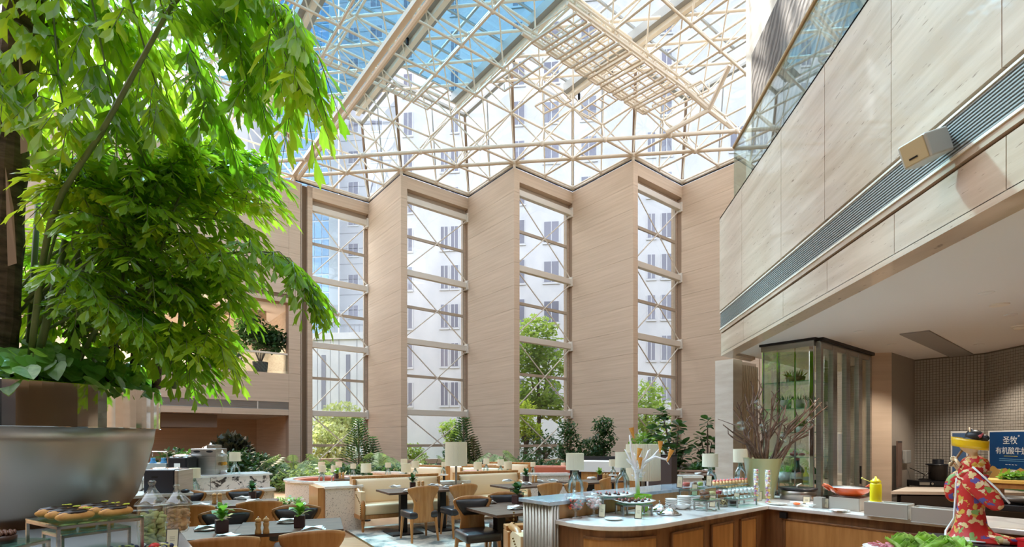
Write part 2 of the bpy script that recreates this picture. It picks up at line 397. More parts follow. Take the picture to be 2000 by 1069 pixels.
# ---- right side: balcony fascia, grille, parapet, glass rail
FX = 2.21; FE = 7.89
wr = struct('wall_right')
end = [(FX + .02, -3), (FX + .02, FE - .02), (FX + .65, FE + .62), (FX + .65, -3)]
MB().prism([(x + .05, y) for x, y in end], 2.93, 4.88).build('core', stone_core, wr)
ys = [FE - .92 * i for i in range(12)] + [-3]
ys = [7.89, 6.9, 5.66, 4.73, 3.80, 2.888, 1.96, 1.04, .12, -.8, -1.7, -3]
for y1, y0 in zip(ys, ys[1:]):
    MB().box(FX, FX + .05, y0 + .003, y1 - .003, 2.90, 3.18).build('panel', trav, wr)
    MB().box(FX - .02, FX + .05, y0 + .003, y1 - .003, 3.53, 4.90).build('panel', trav, wr)
MB().box(FX - .02, FX + .7, -3, FE, 4.88, 4.90).build('coping', trav, wr)
MB().box(FX + .02, FX + .06, -3, FE, 3.17, 3.2).build('groove', trav_dark, wr)
MB().box(FX - .01, FX + .05, -3, FE, 3.2, 3.25).build('trim_band', trav, wr)
MB().box(FX + .02, FX + .05, -3, FE, 3.5, 3.535).build('groove', trav_dark, wr)
g = MB().box(FX - .02, FX + .03, -3, FE, 3.245, 3.262).box(FX - .02, FX + .03, -3, FE, 3.49, 3.505)
g.build('grille_frame', cream, wr)
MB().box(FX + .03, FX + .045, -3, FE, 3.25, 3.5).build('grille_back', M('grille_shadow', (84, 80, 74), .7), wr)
for i in range(11):
    part('gslat', 'slat', lambda b: b.box(FX - .012, FX + .02, -3, FE, -.0048, .0048), cream_grey, wr, mat=T(0, 0, 3.276 + .0205*i))
MB().prism([(FX, -3), (FX, FE), (FX + .1, FE + .1), (FX + .62, FE + .62), (FX + .62, FE + .4), (FX + .19, FE - .05), (FX + .19, -3)], 2.86, 2.905).build('soffit_beam', trav, wr)
rb = thing('glass_balustrade', 'tall glass balustrade with a gilded handrail above the right parapet', 'balustrade')
ge = 7.62
yy = [ge, 5.9, 4.1, 2.3, .5, -1.3, -3]
for y1, y0 in zip(yy, yy[1:]):
    MB().box(FX + .1, FX + .115, y0 + .01, y1 - .01, 4.90, 5.77).build('pane', glass_rail, rb)
MB().box(FX + .1, FX + .7, ge - .015, ge, 4.90, 5.77).build('pane', glass_rail, rb)
MB().tube([(FX + .108, -3, 5.8), (FX + .108, ge, 5.8)], .03, 10).build('handrail', gold, rb, smooth=True)
MB().box(FX + .108, FX + .75, ge - .03, ge + .02, 5.74, 5.8).build('end_rail', steel, rb)

# upper-floor wall behind the balcony, with carved timber frieze
wu = smesh('wall_right.001', MB().box(5.2, 5.5, -3, 16.0, 4.9, 16.5), trav_pale)
MB().box(5.12, 5.2, -3, 15.3, 8.0, 12.6).build('carved_relief', carved, wu)
smesh('floor.002', MB().prism([(FX + .7, -3), (FX + .7, FE + .5), (5.2, 11), (5.2, -3)], 4.4, 4.88), stone_core)

# ---- kitchen bay under the balcony
ck = smesh('ceiling_kitchen', MB().prism([(FX + .12, -3), (FX + .12, FE - .1), (4.6, 10.3), (7.5, 10.3), (7.5, -3)], 2.90, 2.95), ceil_p)
vp = [at(1757, 652, 2.9), at(1815, 645, 2.9), at(1912, 697, 2.9), at(1868, 702, 2.9)]
MB().prism([(p.x, p.y) for p in vp], 2.885, 2.899).build('access_panel', trav_dark if 0 else M('grey_ceiling_panel', (150, 144, 138), .8), ck)
def AC(a, c): return ((a - c) / sqrt(2), (a + c) / sqrt(2))
smesh('wall_kitchen', MB().prism([AC(8.87, 2.62), AC(9.03, 2.42), AC(9.3, 2.42), AC(9.3, 2.9), AC(8.87, 2.9)], 0, 2.9), stone)
smesh('wall_kitchen.001', MB().prism([AC(9.03, 2.42), AC(10.14, 2.41), AC(10.14, 2.7), AC(9.2, 2.7)], 0, 2.9), M('grey_plaster', (152, 142, 130), .8))
wk2 = smesh('wall_kitchen.002', MB().prism([AC(10.15, 2.5), AC(10.15, 1.56), AC(10.45, 1.3), AC(10.45, 2.5)], 0, 2.9), grout)
wk3 = smesh('wall_kitchen.003', MB().box(6.06, 6.35, -3, 8.5, 0, 2.9), grout)
mb = MB(); P0 = Vector((*AC(10.14, 2.42), 0)); d = Vector((1, -1, 0)).normalized()
def tilewall(P0, d, n, length, h0, h1, s):
    mb = MB(); nx = int(length / s); nz = int((h1 - h0) / s); g = s * .08
    for j in range(nz):
        for i in range(nx):
            q = random.uniform(.003, .006)
            a = P0 + d * (i*s + g) + Vector((0, 0, h0 + j*s + g)); ex, ez = d * (s - 2*g), Vector((0, 0, s - 2*g))
            v = [a, a+ex, a+ex+ez, a+ez]; b = [p + n*q for p in v]
            mb.raw(v + b, [(4,5,6,7), (0,1,5,4), (1,2,6,5), (2,3,7,6), (3,0,4,7)])
    return mb
tilewall(P0, d, Vector((-1, -1, 0)).normalized(), .86, .92, 2.9, .04).build('mosaic_tiling', mosaic, wk2, kind='stuff')
tilewall(Vector((6.06, 8.32, 0)), Vector((0, -1, 0)), Vector((-1, 0, 0)), 3.3, .92, 2.9, .04).build('mosaic_tiling', mosaic, wk3, kind='stuff')
# end wall under the balcony: pale pier and carved relief
we = struct('wall_end', (2.55, 8.35, 0), R45)
MB().box(-.06, .22, 0, .3, 0, 2.88).build('pier', trav_pale, we)
MB().box(.22, .80, .06, .3, 0, 2.88).build('core', stone, we)
MB().box(.26, .78, .02, .06, .9, 2.82).build('carved_relief', relief_pale, we)
# downlights
em = M('lamp_glow', (255, 226, 180), .5, emit=14)
DL = [(1927, 572, 'foremost small recessed downlight in the kitchen ceiling at right'), (1973, 615, 'recessed downlight between the smoke detectors at far right'),
      (1677, 648, 'leftmost recessed downlight above the glass cabinet'), (1742, 673, 'recessed downlight left of the grey ceiling panel'), (1912, 673, 'recessed downlight right of the grey ceiling panel')]
for px, py, lb in DL:
    p = at(px, py, 2.90)
    t = thing('downlight', lb, 'downlight', (p.x, p.y, 2.90), 0, 'kitchen downlights')
    part('dl', 'rim', lambda b: b.lathe([(.03, -.004), (.052, -.006), (.055, 0)], 20), white_p, t, True)
    part('dl', 'bulb', lambda b: b.lathe([(.0001, -.002), (.032, -.002), (.032, 0)], 16), em, t)
    d = bpy.data.lights.new('downlight_beam', 'SPOT'); d.energy = 22; d.color = (1, .9, .78); d.spot_size = radians(110); d.spot_blend = .6; d.shadow_soft_size = .04
    o = bpy.data.objects.new('downlight_beam', d); COL.objects.link(o); o.parent = t; o.location = (0, 0, -.03)
for px, py, lb in ((1952, 595, 'flat round ceiling disc between two downlights'), (1991, 637, 'cream smoke detector on the kitchen ceiling at the right edge')):
    p = at(px, py, 2.90); t = thing('smoke_detector', lb, 'smoke detector', (p.x, p.y, 2.90))
    part('sd' + lb[:4], 'base', lambda b: b.lathe([(.07, -.012), (.075, 0)], 20), cream, t)
    if px > 1960: part('sd', 'cap', lambda b: b.lathe([(.0001, -.045), (.045, -.04), (.055, -.02), (.055, -.012)], 20), cream, t, True)
# wall speaker
p = atd(1806, 292, 2.98)
sp = thing('wall_speaker', 'grey and tan angular loudspeaker bracketed over the air grille', 'loudspeaker', (p.x, p.y, p.z))
sp.scale = (.62, .62, .62); sp.rotation_euler = (radians(-6), radians(-20), radians(30))
MB().prism([(-.17, -.12), (.08, -.17), (.17, -.13), (.17, .13), (.08, .17), (-.17, .12)], -.11, .11).build('housing', M('silver_housing', (190, 190, 186), .4, metal=.3), sp, bevel=.015)
MB().box(-.183, -.168, -.10, .10, -.1, .1).build('grille_front', M('tan_grille', (192, 174, 136), .7), sp, bevel=.006)
MB().box(-.187, -.18, -.02, .05, -.055, -.04).build('badge', dark_metal, sp)
MB().box(.02, .2, -.03, .03, .11, .13).box(.16, .30, -.05, .05, .02, .13).build('bracket', steel, sp, bevel=.004)

# the rest of the hall, seen only in the polished planter rim and glass
smesh('wall_left.001', MB().box(-24.0, -23.6, -6, 16.6, 0, TOP), stone_core)
wf = smesh('wall_front', MB().box(-24, 9, -6.4, -6, 0, TOP), M('dark_wall_cladding', (58, 48, 44), .6, col2=(34, 30, 32), scale=(.6, .6, 6)))
for i in range(9): MB().box(-22 + 3.2*i, -20.4 + 3.2*i, -6, -5.95, .3, 4.2).build('dark_bay', dark_metal, wf)
wsd = smesh('wall_right.002', MB().box(8.9, 9.3, 8, 25.4, 0, TOP), stone_core)
for i in range(6):
    for j in range(8): MB().box(8.84, 8.9, 8 + 2.9*i + .005, 10.9 + 2.9*i - .005, 1.89*j + .004, 1.89*j + 1.886).build('panel', stone, wsd)
smesh('wall_side', MB().box(8.7, 9, -6, 8, 0, 4.4), trav_dark)
# ================================================================= glazed roof
rf = struct('ceiling_atrium')
Z0, Z1, Z2, ZG = 15.40, 17.07, 18.61, 19.15
S = 1.45
def inz(x, y, m=.1):
    'inside the hall plan (in front of the zigzag)'
    if y < NY + m: return True
    ph = ((x - NX[0]) % 5.8); dep = 2.9 - abs(ph - 2.9)
    return y <= NY + dep + m
def lim(x, y): return -21 < x < (9.4 if y > 16.5 else 5.0)
def row(j, y, aligned):
    x0 = NX[0] - 11.6 + (0 if aligned else S); return [(x0 + 2*S*i, y) for i in range(14)]
L0 = {}; L1 = {}; L2 = {}
for j in range(-2, 2):
    for i, (x, y) in enumerate(row(j, NY - S*j, j % 2 == 0)):
        if lim(x, y) and inz(x, y): L0[(round((x - NX[0])/S), j)] = Vector((x, y, Z0))
for j in range(-2, 14):
    for x, y in row(j, 24.06 - S*j, j % 2 == 0):
        if lim(x, y) and inz(x, y, .3): L1[(round((x - NX[0])/S), j)] = Vector((x, y, Z1))
for j in range(-1, 14):
    for x, y in row(j, 24.06 - S*j, j % 2 != 0):
        if lim(x, y) and inz(x, y, -1.2): L2[(round((x - NX[0])/S), j)] = Vector((x, y, Z2))
ch, br_ = [], []
for Lr in (L0, L1, L2):
    r = {id(L0): .055, id(L1): .05, id(L2): .055}[id(Lr)]
    for (i, j), p in Lr.items():
        for di in (-1, 1):
            q = Lr.get((i + di, j + 1))
            if q is not None: ch.append((p, q, r))
        if Lr is L0 and j in (0, 1):
            q = Lr.get((i + 2, j))
            if q is not None: ch.append((p, q, .088))
        if Lr is L2:
            q = Lr.get((i + 2, j))
            if q is not None and j < 8: ch.append((p, q, .06))
for (i, j), p in L1.items():
    for di, dj in ((1, 0), (-1, 0), (0, 1), (0, -1)):
        q = L2.get((i + di, j + dj))
        if q is not None: br_.append((p, q, .032))
        q = L0.get((i + di, j + dj + 1)) if j < 1 else None
        if q is not None: br_.append((p, q, .036))
for (i, j), p in L0.items():           # props down to the wall head
    if j == 0 and i % 4 == 0: br_.append((p, Vector((p.x, p.y + .05, TOP - .02)), .07))
def seen(p):
    d = p - Vector((0, 0, EYE)); f = -d.x*ST + d.y*CT; r = d.x*CT + d.y*ST
    return f > .5 and -.55 < r/f < .55 and d.z/f < .95
sf = thing('space_frame', 'cream tubular space frame carrying the glass roof', 'roof frame', (0, 0, 0))
def members(lst, name, limit):
    lst = sorted(lst, key=lambda m: (not (seen(m[0]) or seen(m[1])), (m[0] + m[1]).length))
    rest = MB()
    for n, (p, q, r) in enumerate(lst):
        if n < limit:
            d = q - p; k = ('tube', name)
            if k not in CACHE:
                me = MB().cyl((0, 0, 0), (0, 0, 1), 1, n=8).mesh(name, True); me.materials.append(cream); CACHE[k] = me
            link(name, CACHE[k], None, sf, mat=Matrix.Translation(p) @ d.to_track_quat('Z', 'Y').to_matrix().to_4x4() @ Matrix.Diagonal((r, r, d.length, 1)))
        else: rest.cyl(p, q, r, n=5, caps=False)
    rest.build('far_' + name, cream, sf, kind='stuff')
members(ch, 'chord', 290); members(br_, 'brace', 290)
nb = MB()
for Lr, r in ((L0, .13), (L1, .11), (L2, .12)):
    for p in Lr.values(): nb.sphere(p, r, 8, 6)
nb.build('nodes', cream, sf, smooth=True, kind='stuff')
fx = MB()
for (i, j), p in list(L2.items())[3::9]: fx.cyl(p + Vector((.3, -.2, -.05)), p + Vector((.3, -.2, -.32)), .06, n=8)
fx.build('spotlights', dark_metal, sf, kind='stuff')

# clerestory: leaning panes above the zigzag
def zz(k2):      # corner points along the zigzag: even = near, odd = far
    k, odd = divmod(k2, 2); return Vector((NX[0] + 5.8*k + 2.9*odd, FY if odd else NY, 0))
for k2 in range(0, 8):
    a, b = zz(k2), zz(k2 + 1); z = Vector((0, 0, 1)); ln = Vector((0, -1.0, 0))
    a0, b0 = a + z*(TOP + .22), b + z*(TOP + .22); a1, b1 = a + ln + z*ZG, b + ln + z*ZG
    n = (b - a).cross(z).normalized()
    for i in range(2):
        P = [a0.lerp(b0, i/2), a0.lerp(b0, (i+1)/2), a1.lerp(b1, (i+1)/2), a1.lerp(b1, i/2)]
        MB().raw(P, [(0, 1, 2, 3)]).build('pane', pane_w, rf)
        if i: MB().tube([P[0], P[3]], .035, 6).build('mullion', cream_grey, rf)
    MB().tube([a0, a1], .075, 6).build('mullion', trav_dark, rf)
    MB().tube([a + z*(TOP + .18) - n*.05, b + z*(TOP + .18) - n*.05], .085, 8).build('sill_tube', cream, rf, smooth=True)
    MB().tube([a + z*(TOP + .06), b + z*(TOP + .06)], .03, 6).build('sill_gap', dark_metal, rf)
    MB().tube([a1, b1], .12, 6).build('eaves_beam', cream_grey, rf)
# flat glazing in cells along A / C
CELL = 2.05; a0 = 11.8
bars = MB(); grid = {}
for i in range(-9, 10):
    for j in range(-2, 18):
        a, c = a0 + CELL*(i + .5), 24.1 - CELL*(j + .5); x, y = AC(a, c)
        if lim(x, y) and y > 4.5 and inz(x, y + 1.9, 0): grid[(i, j)] = (a, c)
for (i, j), (a, c) in grid.items():
    h = CELL/2 - .03
    mb = MB().raw([Vector((*AC(a+u, c+w), ZG)) for u, w in ((-h, -h), (h, -h), (h, h), (-h, h))], [(0, 1, 2, 3)])
    mb.build('roof_pane', pane_b if a < 13.9 and not (a > 12 and c < 12) else pane_w, rf)
for i in range(-9, 11):
    js = [j for (ii, j) in grid if ii in (i, i-1)]
    if js:
        a = a0 + CELL*i; p, q = AC(a, 24.1 - CELL*min(js)), AC(a, 24.1 - CELL*(max(js) + 1))
        MB().tube([(*p, ZG), (*q, ZG)], .06, 4).build('glazing_bar', cream_grey, rf)
for j in range(-2, 19):
    is_ = [i for (i, jj) in grid if jj in (j, j-1)]
    if is_:
        c = 24.1 - CELL*j; p, q = AC(a0 + CELL*min(is_), c), AC(a0 + CELL*(max(is_) + 1), c)
        MB().tube([(*p, ZG), (*q, ZG)], .06, 4).build('glazing_bar', cream_grey, rf)
# deep gutters running towards the viewer
for a, c1 in ((6.3, 29.0), (10.2, 25.7), (13.9, 22.0), (17.8, 18.0)):
    for nm, w, z0, z1, m in (('gutter', .34, 18.55, 18.95, cream_grey), ('gutter_tube', .10, 18.35, 18.55, cream)):
        m4 = Matrix.Rotation(R45, 4, 'Z')
        MB().box(a - w, a + w, 1 if a < 14 else 8, c1, z0, z1, m=m4).build(nm, m, rf)
# great edge beam from the left corner of the zigzag
m4 = Matrix.Rotation(R45, 4, 'Z'); a_, c_ = (NX[0] + NY)/sqrt(2), (NY - NX[0])/sqrt(2)
MB().box(a_ - .10, a_ + .10, 2, c_, 15.36, 15.56, m=m4).build('edge_beam', cream, rf)
MB().tube([(*AC(a_ + .2, c_), 15.3), (*AC(a_ + .2, 2), 15.3)], .1, 8).build('edge_tube', cream, rf)
# hanging service racks between two rails
gt = thing('service_gantry', 'cream ladder racks hung in a row under the space frame', 'gantry', (0, 0, 0))
zr = 16.72
def AL(px, py, z): p = at(px, py, z); return Vector((p.x, p.y, z))
r1a, r1b = AL(1020, 65, zr), AL(1262, 222, zr); r2a, r2b = AL(1108, 6, zr), AL(1345, 178, zr)
for p, q in ((r1a, r1b), (r2a, r2b)):
    MB().tube([p, q], .07, 6).build('rail', cream, gt); MB().tube([p + Vector((0, 0, .3)), q + Vector((0, 0, .3))], .05, 6).build('rail', cream, gt)
def rack(p, q, w, n):
    d = (q - p); u = (r1b - r1a).normalized() * w; mb = MB()
    mb.tube([p, q], .055, 4).tube([p + u, q + u], .055, 4).tube([p, p + u], .04, 4).tube([q, q + u], .04, 4)
    for i in range(1, n): mb.tube([p + d*i/n, p + d*i/n + u], .032, 4)
    up = Vector((0, 0, .42)); mb.tube([p + up, q + up], .03, 4)
    for e in (p, q, p + u, q + u): mb.tube([e, e + up*1.2], .03, 4)
    mb.build('rack', cream, gt)
L = (r1b - r1a)
for i in range(9):
    f = .06 + .104*i
    rack(r1a + L*f - Vector((0, 0, .12)), r2a + (r2b - r2a)*f - Vector((0, 0, .12)), .55, 5)
for (ax, ay, bx, by, n, w) in ((628, 120, 722, 160, 6, .5), (724, 160, 802, 198, 6, .5), (834, 214, 876, 176, 5, .75), (985, 178, 1060, 128, 4, .7), (1062, 222, 1116, 196, 4, .7), (1150, 232, 1218, 186, 5, .7), (1290, 222, 1385, 176, 5, .8)):
    p, q = AL(ax, ay, 16.9), AL(bx, by, 16.9); d = q - p; u = Vector((d.y, -d.x, 0)).normalized() * w; mb = MB()
    mb.tube([p, q], .045, 4).tube([p + u, q + u], .045, 4)
    for i in range(n + 1): mb.tube([p + d*i/n, p + d*i/n + u], .032, 4)
    for e in (p, q): mb.tube([e, e + Vector((0, 0, .3))], .03, 4)
    mb.build('ladder', cream, gt)
# thick ring tubes by the right wall
k = [AL(1301, 260, Z0), AL(1384, 215, Z0 + .6), AL(1425, 128, Z0 + 1.6)]
MB().tube(k, .11, 8).build('edge_tube', cream, rf)
k = [AL(1187, 59, Z1), AL(1312, 152, Z1), AL(1384, 215, Z0 + .6), AL(1436, 255, Z0 + .4)]
MB().tube(k, .10, 8).build('edge_tube', cream, rf)
# ================================================================= outside the glass
def facade(name, label, x0, x1, y, depth, h, m, wins, group=None, base=0):
    t = thing(name, label, 'building', (0, 0, 0), 0, group)
    MB().box(x0, x1, y, y + depth, -.4, h).build('wall', m, t)
    for (wx, wz, ww, wh) in wins:
        f = part(('win', ww, wh), 'window', lambda b: b.box(-ww/2 - .12, ww/2 + .12, -.1, .05, -.2, -.04).box(-ww/2 - .08, -ww/2, -.06, .05, 0, wh).box(ww/2, ww/2 + .08, -.06, .05, 0, wh).box(-.03, .03, -.05, .05, 0, wh), bldg_white, t, mat=T(wx, y, wz))
        part(('pan', ww, wh), 'pane', lambda b: b.box(-ww/2, ww/2, -.03, .02, 0, wh), win_dark, f)
    return t
def wx(px, Y):      # world x on the plane y=Y seen in column px
    u = (px - 1000)/1000; t = Y/(CT + u*ST); return (u*CT - ST)*t
YB = 44.0
wins = []
for px, w in ((797, .75), (868, .62), (888, .62), (1013, 1.0), (1077, 1.25), (1150, 1.25), (1272, .6), (1302, .8), (1440, 1.1)):
    for r in range(13):
        z = 4.6 + 3.42*r + (.25 if px > 1000 else 0)
        if px == 1150 and z < 14: continue
        if r > 6 and px in (868, 1272, 1440): continue
        wins.append((wx(px, YB), z, w, 2.0 if px != 1077 else 1.75))
facade('white_building', 'long white rendered building with tall dark windows behind the glass', wx(776, YB), 34, YB, 10, 52, bldg_white, wins)
# grey tower with blue curtain wall, left
YT = 62.0
wins = [(wx(px, YT), 17 + 3.9*r, 1.25, 1.5) for px in (690,) for r in range(14)] + [(wx(735, YT), 17 + 3.9*r, 1.5, 1.5) for r in range(14)]
tw = facade('grey_tower', 'tall pale grey office tower with small square windows at left', wx(662, YT), wx(790, YT), YT, 12, 74, bldg_grey, wins)
for r in range(30): MB().box(wx(662, YT), wx(790, YT), YT - .03, YT + .02, 14 + 1.95*r, 14.06 + 1.95*r).build('cladding_joint', bldg_line, tw)
bt = thing('glass_tower', 'blue glass curtain wall tower beyond the first window', 'building')
xa, xb = wx(520, YT - 2.6), wx(662, YT) - .02
MB().box(xa, xb, YT - 2.6, YT - .1, 13, 74).build('wall', M('tower_core', (182, 192, 206), .5), bt)
nx = 9; wd = (xb - xa)/nx
for i in range(nx):
    for r in range(28):
        part('ctw', 'glass_panel', lambda b: b.box(.05, wd - .05, -.06, 0, .06, 2.05), bldg_blue, bt, mat=T(xa + wd*i, YT - 2.6, 13 + 2.18*r))
lb = thing('low_building', 'low pale stone block with two dark slits under the towers', 'building')
YL = 52.0
MB().box(wx(520, YL), wx(775, YL), YL, YL + 5, -.4, 12.2).build('wall', bldg_white, lb)
MB().box(wx(520, YL), wx(775, YL), YL - .3, YL + 5, 12.2, 12.9).build('parapet', bldg_white, lb)
for px in (632, 680): MB().box(wx(px - 4, YL), wx(px + 4, YL), YL - .05, YL + .1, 4.8, 10.6).build('slit_window', win_dark, lb)
for px in (600, 620, 645, 662, 697): MB().box(wx(px, YL) - .03, wx(px, YL) + .03, YL - .03, YL, 0, 12.2).build('cladding_joint', bldg_line, lb)
rl = MB()
for i in range(30): rl.box(wx(520, YL) + .55*i, wx(520, YL) + .55*i + .06, YL, YL + .06, 12.9, 13.8)
rl.box(wx(520, YL), wx(775, YL), YL, YL + .06, 13.75, 13.82).build('railing', bldg_line, lb)
pb = facade('grey_tower', 'pale building rising beyond the palm at the left of the roof', -84, xa - 1.5, 58, 12, 46, bldg_grey, [(-72 + 3.2*i, 8 + 4*r, 1.6, 1.8) for i in range(10) for r in range(9)])
# outdoor trees
def blob_leaves(mb, c, rx, ry, rz, n, s, droop=0):
    for _ in range(n):
        while True:
            p = Vector((random.uniform(-1, 1), random.uniform(-1, 1), random.uniform(-1, 1)))
            if .3 < p.length < 1: break
        p = Vector((p.x*rx, p.y*ry, p.z*rz)) + c
        d = Vector((random.gauss(0, 1), random.gauss(0, 1), random.gauss(0, .6) - droop)).normalized()
        w = d.orthogonal().normalized() * s * .33; L_ = s * random.uniform(.7, 1.3)
        u = Vector((0, 0, 1)).cross(d); w = (u.normalized() if u.length > .1 else d.orthogonal().normalized()); w = (w + Vector((0, 0, random.uniform(-.6, .6)))).normalized() * L_ * .32
        mb.raw([p, p + d*L_*.5 + w, p + d*L_, p + d*L_*.5 - w], [(0, 1, 2, 3)])
def tree(label, px, Y, h, r, blobs, m, s=.35, n=500, droop=0, group='trees outside the windows'):
    x = wx(px, Y)
    t = thing('garden_tree', label, 'tree', (x, Y, -.3), 0, group)
    MB().tube([(0, 0, 0), (.1, 0, h*.35), (-.05, .1, h*.75)], [.16, .13, .05], 8).tube([(.1, 0, h*.3), (r*.5, .1, h*.7)], [.09, .03], 6).tube([(.1, 0, h*.35), (-r*.5, -.1, h*.72)], [.09, .03], 6).build('trunk', bark, t)
    mb = MB()
    for bx, bz, br2 in blobs: blob_leaves(mb, Vector((bx*r, random.uniform(-.4, .4)*r, bz*h)), br2*r, br2*r, br2*r*.8, n, s, droop)
    mb.build('foliage', m, t)
tree('large leafy tree filling the third window', 1050, 33, 10.4, 1.6, [(0, .82, .9), (-.5, .68, .8), (.5, .66, .9), (0, .5, 1.0), (-.6, .4, .7), (.6, .38, .7)], leaf_out, .36, 620)
tree('bright lime tree low in the third window at its left', 1024, 30.5, 4.4, 1.1, [(0, .8, .8), (-.3, .6, .9), (.4, .55, .7)], leafmat('lime_leaf', (150, 180, 50), (190, 210, 80), (220, 236, 90), .45, .5), .24, 420)
tree('bright green tree low in the fourth window', 1262, 33, 5.6, 1.8, [(0, .82, .7), (-.5, .6, .9), (.5, .55, .9), (0, .4, .9)], leaf_out, .3, 480)
tree('pale weeping willow seen through the first window', 668, 36, 4.6, 1.9, [(0, .8, .8), (-.5, .62, .9), (.6, .58, .8)], leaf_will, .34, 520, 1.6)
tree('yellow green willow nearer in the first window', 640, 31.5, 3.0, 1.5, [(0, .75, .8), (-.5, .5, .9), (.5, .4, .8)], leaf_will, .28, 480, 1.3)
tree('small round tree at the right of the second window', 880, 34, 3.3, 1.0, [(0, .8, .8), (.3, .6, .7)], leaf_out, .26, 420)
tree('low garden bush at the left of the second window', 806, 33, 1.5, 1.0, [(0, .7, .8), (.4, .4, .7)], leaf_out, .22, 380)
tree('dark bush under the big tree in the third window', 1062, 31, 2.6, 1.6, [(-.4, .6, .8), (.4, .5, .8)], leaf_dark, .24, 480)
tree('tall garden tree glimpsed past the palm on the left', 470, 40, 14.5, 3.4, [(0, .9, .7), (-.3, .72, .9), (.4, .7, .8)], leaf_out, .5, 520)
# ================================================================= dining furniture
FA = radians(38.5)                       # long axis of the booths in the world
def RF(r, f, z=0): p = CW(r, f, z); return (p.x, p.y, z)
crp = thing('carpet', 'pale mottled blue grey carpet beside the timber floor', 'carpet', RF(-2.75, 8.78), FA)
MB().box(0, 5.2, -3.4, .55, 0, .012).build('pile', carpet, crp)
MB().box(-.03, 0, -3.4, .55, 0, .014).build('edge_strip', brass, crp)
FZ = .013
# ---- chairs
def chair_back(b):
    def fn(u, v):
        s = u*2 - 1; z = .30 + .57*v
        pts = [(0, .20), (.25, .175), (.5, .155), (.66, .18), (.82, .245), (.93, .262), (1, .255)]
        for (v0, w0), (v1, w1) in zip(pts, pts[1:]):
            if v <= v1 + 1e-6: w = w0 + (w1-w0)*(v-v0)/(v1-v0); break
        zz = z - .025*abs(s)**3*(v > .9) + .012*(1 - s*s)*(v > .9)
        return Vector((s*w, -.235 - .05*v + .09*s*s*(.3 + .7*v), zz)), Vector((0, -1, 0))
    b.sheet(fn, 14, 18, .026)
def chair_pad(b):
    def fn(u, v):
        s = u*2 - 1; z = .635 + .205*v; w = .13 + .09*min(1, v*1.2)
        bul = .03*(1 - s**4)*(1 - (2*v-1)**4)
        return Vector((s*w, -.235 - .05*(.5+.45*v) + .09*s*s*.8*(w/.22)**2 + .028 + bul, z)), Vector((0, 1, 0))
    b.sheet(fn, 10, 6, .02)
def chair_seat(b): b.box(-.235, .235, -.23, .25, .36, .475)
def chair_leg(fx, fy):
    return lambda b: b.cyl((fx*.2, fy*.2 - .0, .365), (fx*.22, fy*.235 - (.03 if fy < 0 else 0), 0), .028, .016, 6)
def chair(r, f, face, label, z=FZ, group='shell backed dining chairs'):
    t = thing('dining_chair', label, 'chair', RF(r, f, z), math.atan2(face[1], face[0]) - pi/2 + radians(6.56), group)
    part('chair', 'seat', chair_seat, leath_dk, t, True, .03)
    part('chair', 'back_shell', chair_back, oak, t, True)
    part('chair', 'back_pad', chair_pad, leath_dk, t, True)
    for i, (a, b) in enumerate(((-1, 1), (1, 1), (-1, -1), (1, -1))): part(('chair', i), 'leg', chair_leg(a, b), oak, t)
    return t
AWAY = (-.53, .85); TOWARD = (.53, -.85)
CH = [(-1.50, 8.26, AWAY, 'left wooden backed chair at the table before the first booth'), (-.90, 8.62, AWAY, 'right wooden backed chair at the table before the first booth'),
      (-.43, 6.42, (.42, -.9), 'charcoal leather chair with open seat at the table by the fluted post'), (-.03, 6.92, (.3, -.95), 'charcoal leather chair behind the plant on the table by the fluted post'),
      (-1.73, 4.42, (-.4, .92), 'nearest wooden backed chair in the bottom centre left'), (-2.32, 4.15, (-.4, .92), 'wooden backed chair at the bottom edge beside the candy jars'),
      (-3.17, 6.45, (-.4, .92), 'wooden backed chair in the middle of the left tables'), (-3.78, 6.05, (-.4, .92), 'wooden backed chair left of the pepper mills near the buffet jars'),
      (-2.36, 5.62, (.4, -.92), 'blue sheened leather chair behind the front plant and mills'), (-2.95, 5.25, (.4, -.92), 'charcoal leather chair behind the leftmost front plant'),
      (-3.93, 7.52, (.4, -.92), 'charcoal leather chair in front of the marble coffee bar'), (-4.65, 7.25, (.4, -.92), 'dark leather chair in front of the table lamp at the coffee bar'),
      (.55, 8.85, AWAY, 'wooden backed chair seen just over the blue ledge, leftmost of three'), (1.02, 9.05, AWAY, 'wooden backed chair behind the first ledge lamp'),
      (1.62, 9.9, (-.85, .5), 'wooden backed chair behind the branching stems of the ledge lamp'),
      (3.05, 9.75, (.85, .5), 'wooden backed chair beside the tall dark pier'), (3.62, 9.9, (.9, .45), 'wooden backed chair under the fourth ledge lamp')]
for r, f, fc, lb in CH: chair(r, f, fc, lb, FZ if -2.6 < r < 4 and f > 5.8 else 0)
# ---- tables
def table(r, f, lx, ly, label, ang=FA, n=1, group='dark topped dining tables', z=FZ):
    t = thing('dining_table', label, 'table', RF(r, f, z), ang, group)
    MB().box(-lx/2, lx/2, -ly/2, ly/2, .715 - z, .75 - z).build('tabletop', table_w, t, bevel=.004)
    for i in range(n):
        x = 0 if n == 1 else (-lx*.25 + lx*.5*i)
        MB().box(x - .06, x + .06, -.06, .06, .02, .715 - z).build('pedestal', dark_metal, t, bevel=.01)
        MB().box(x - .27, x + .27, -.27, .27, 0, .022).build('foot_plate', dark_metal, t, bevel=.004)
    return t
def rf_off(r, f, a, c):   # along / across the long axis, camera frame
    return (r + .85*a - .53*c, f + .53*a + .85*c)
table(*rf_off(-1.99, 8.32, .72, .36), 1.45, .72, 'dark rectangular table before the first beige booth', n=2)
table(*rf_off(-.148, 5.92, .62, .5), 1.3, 1.0, 'dark table at the left of the fluted counter post', n=2)
table(*rf_off(-.02, 9.25, .62, .36), 1.3, .72, 'dark table before the second beige booth', n=2)
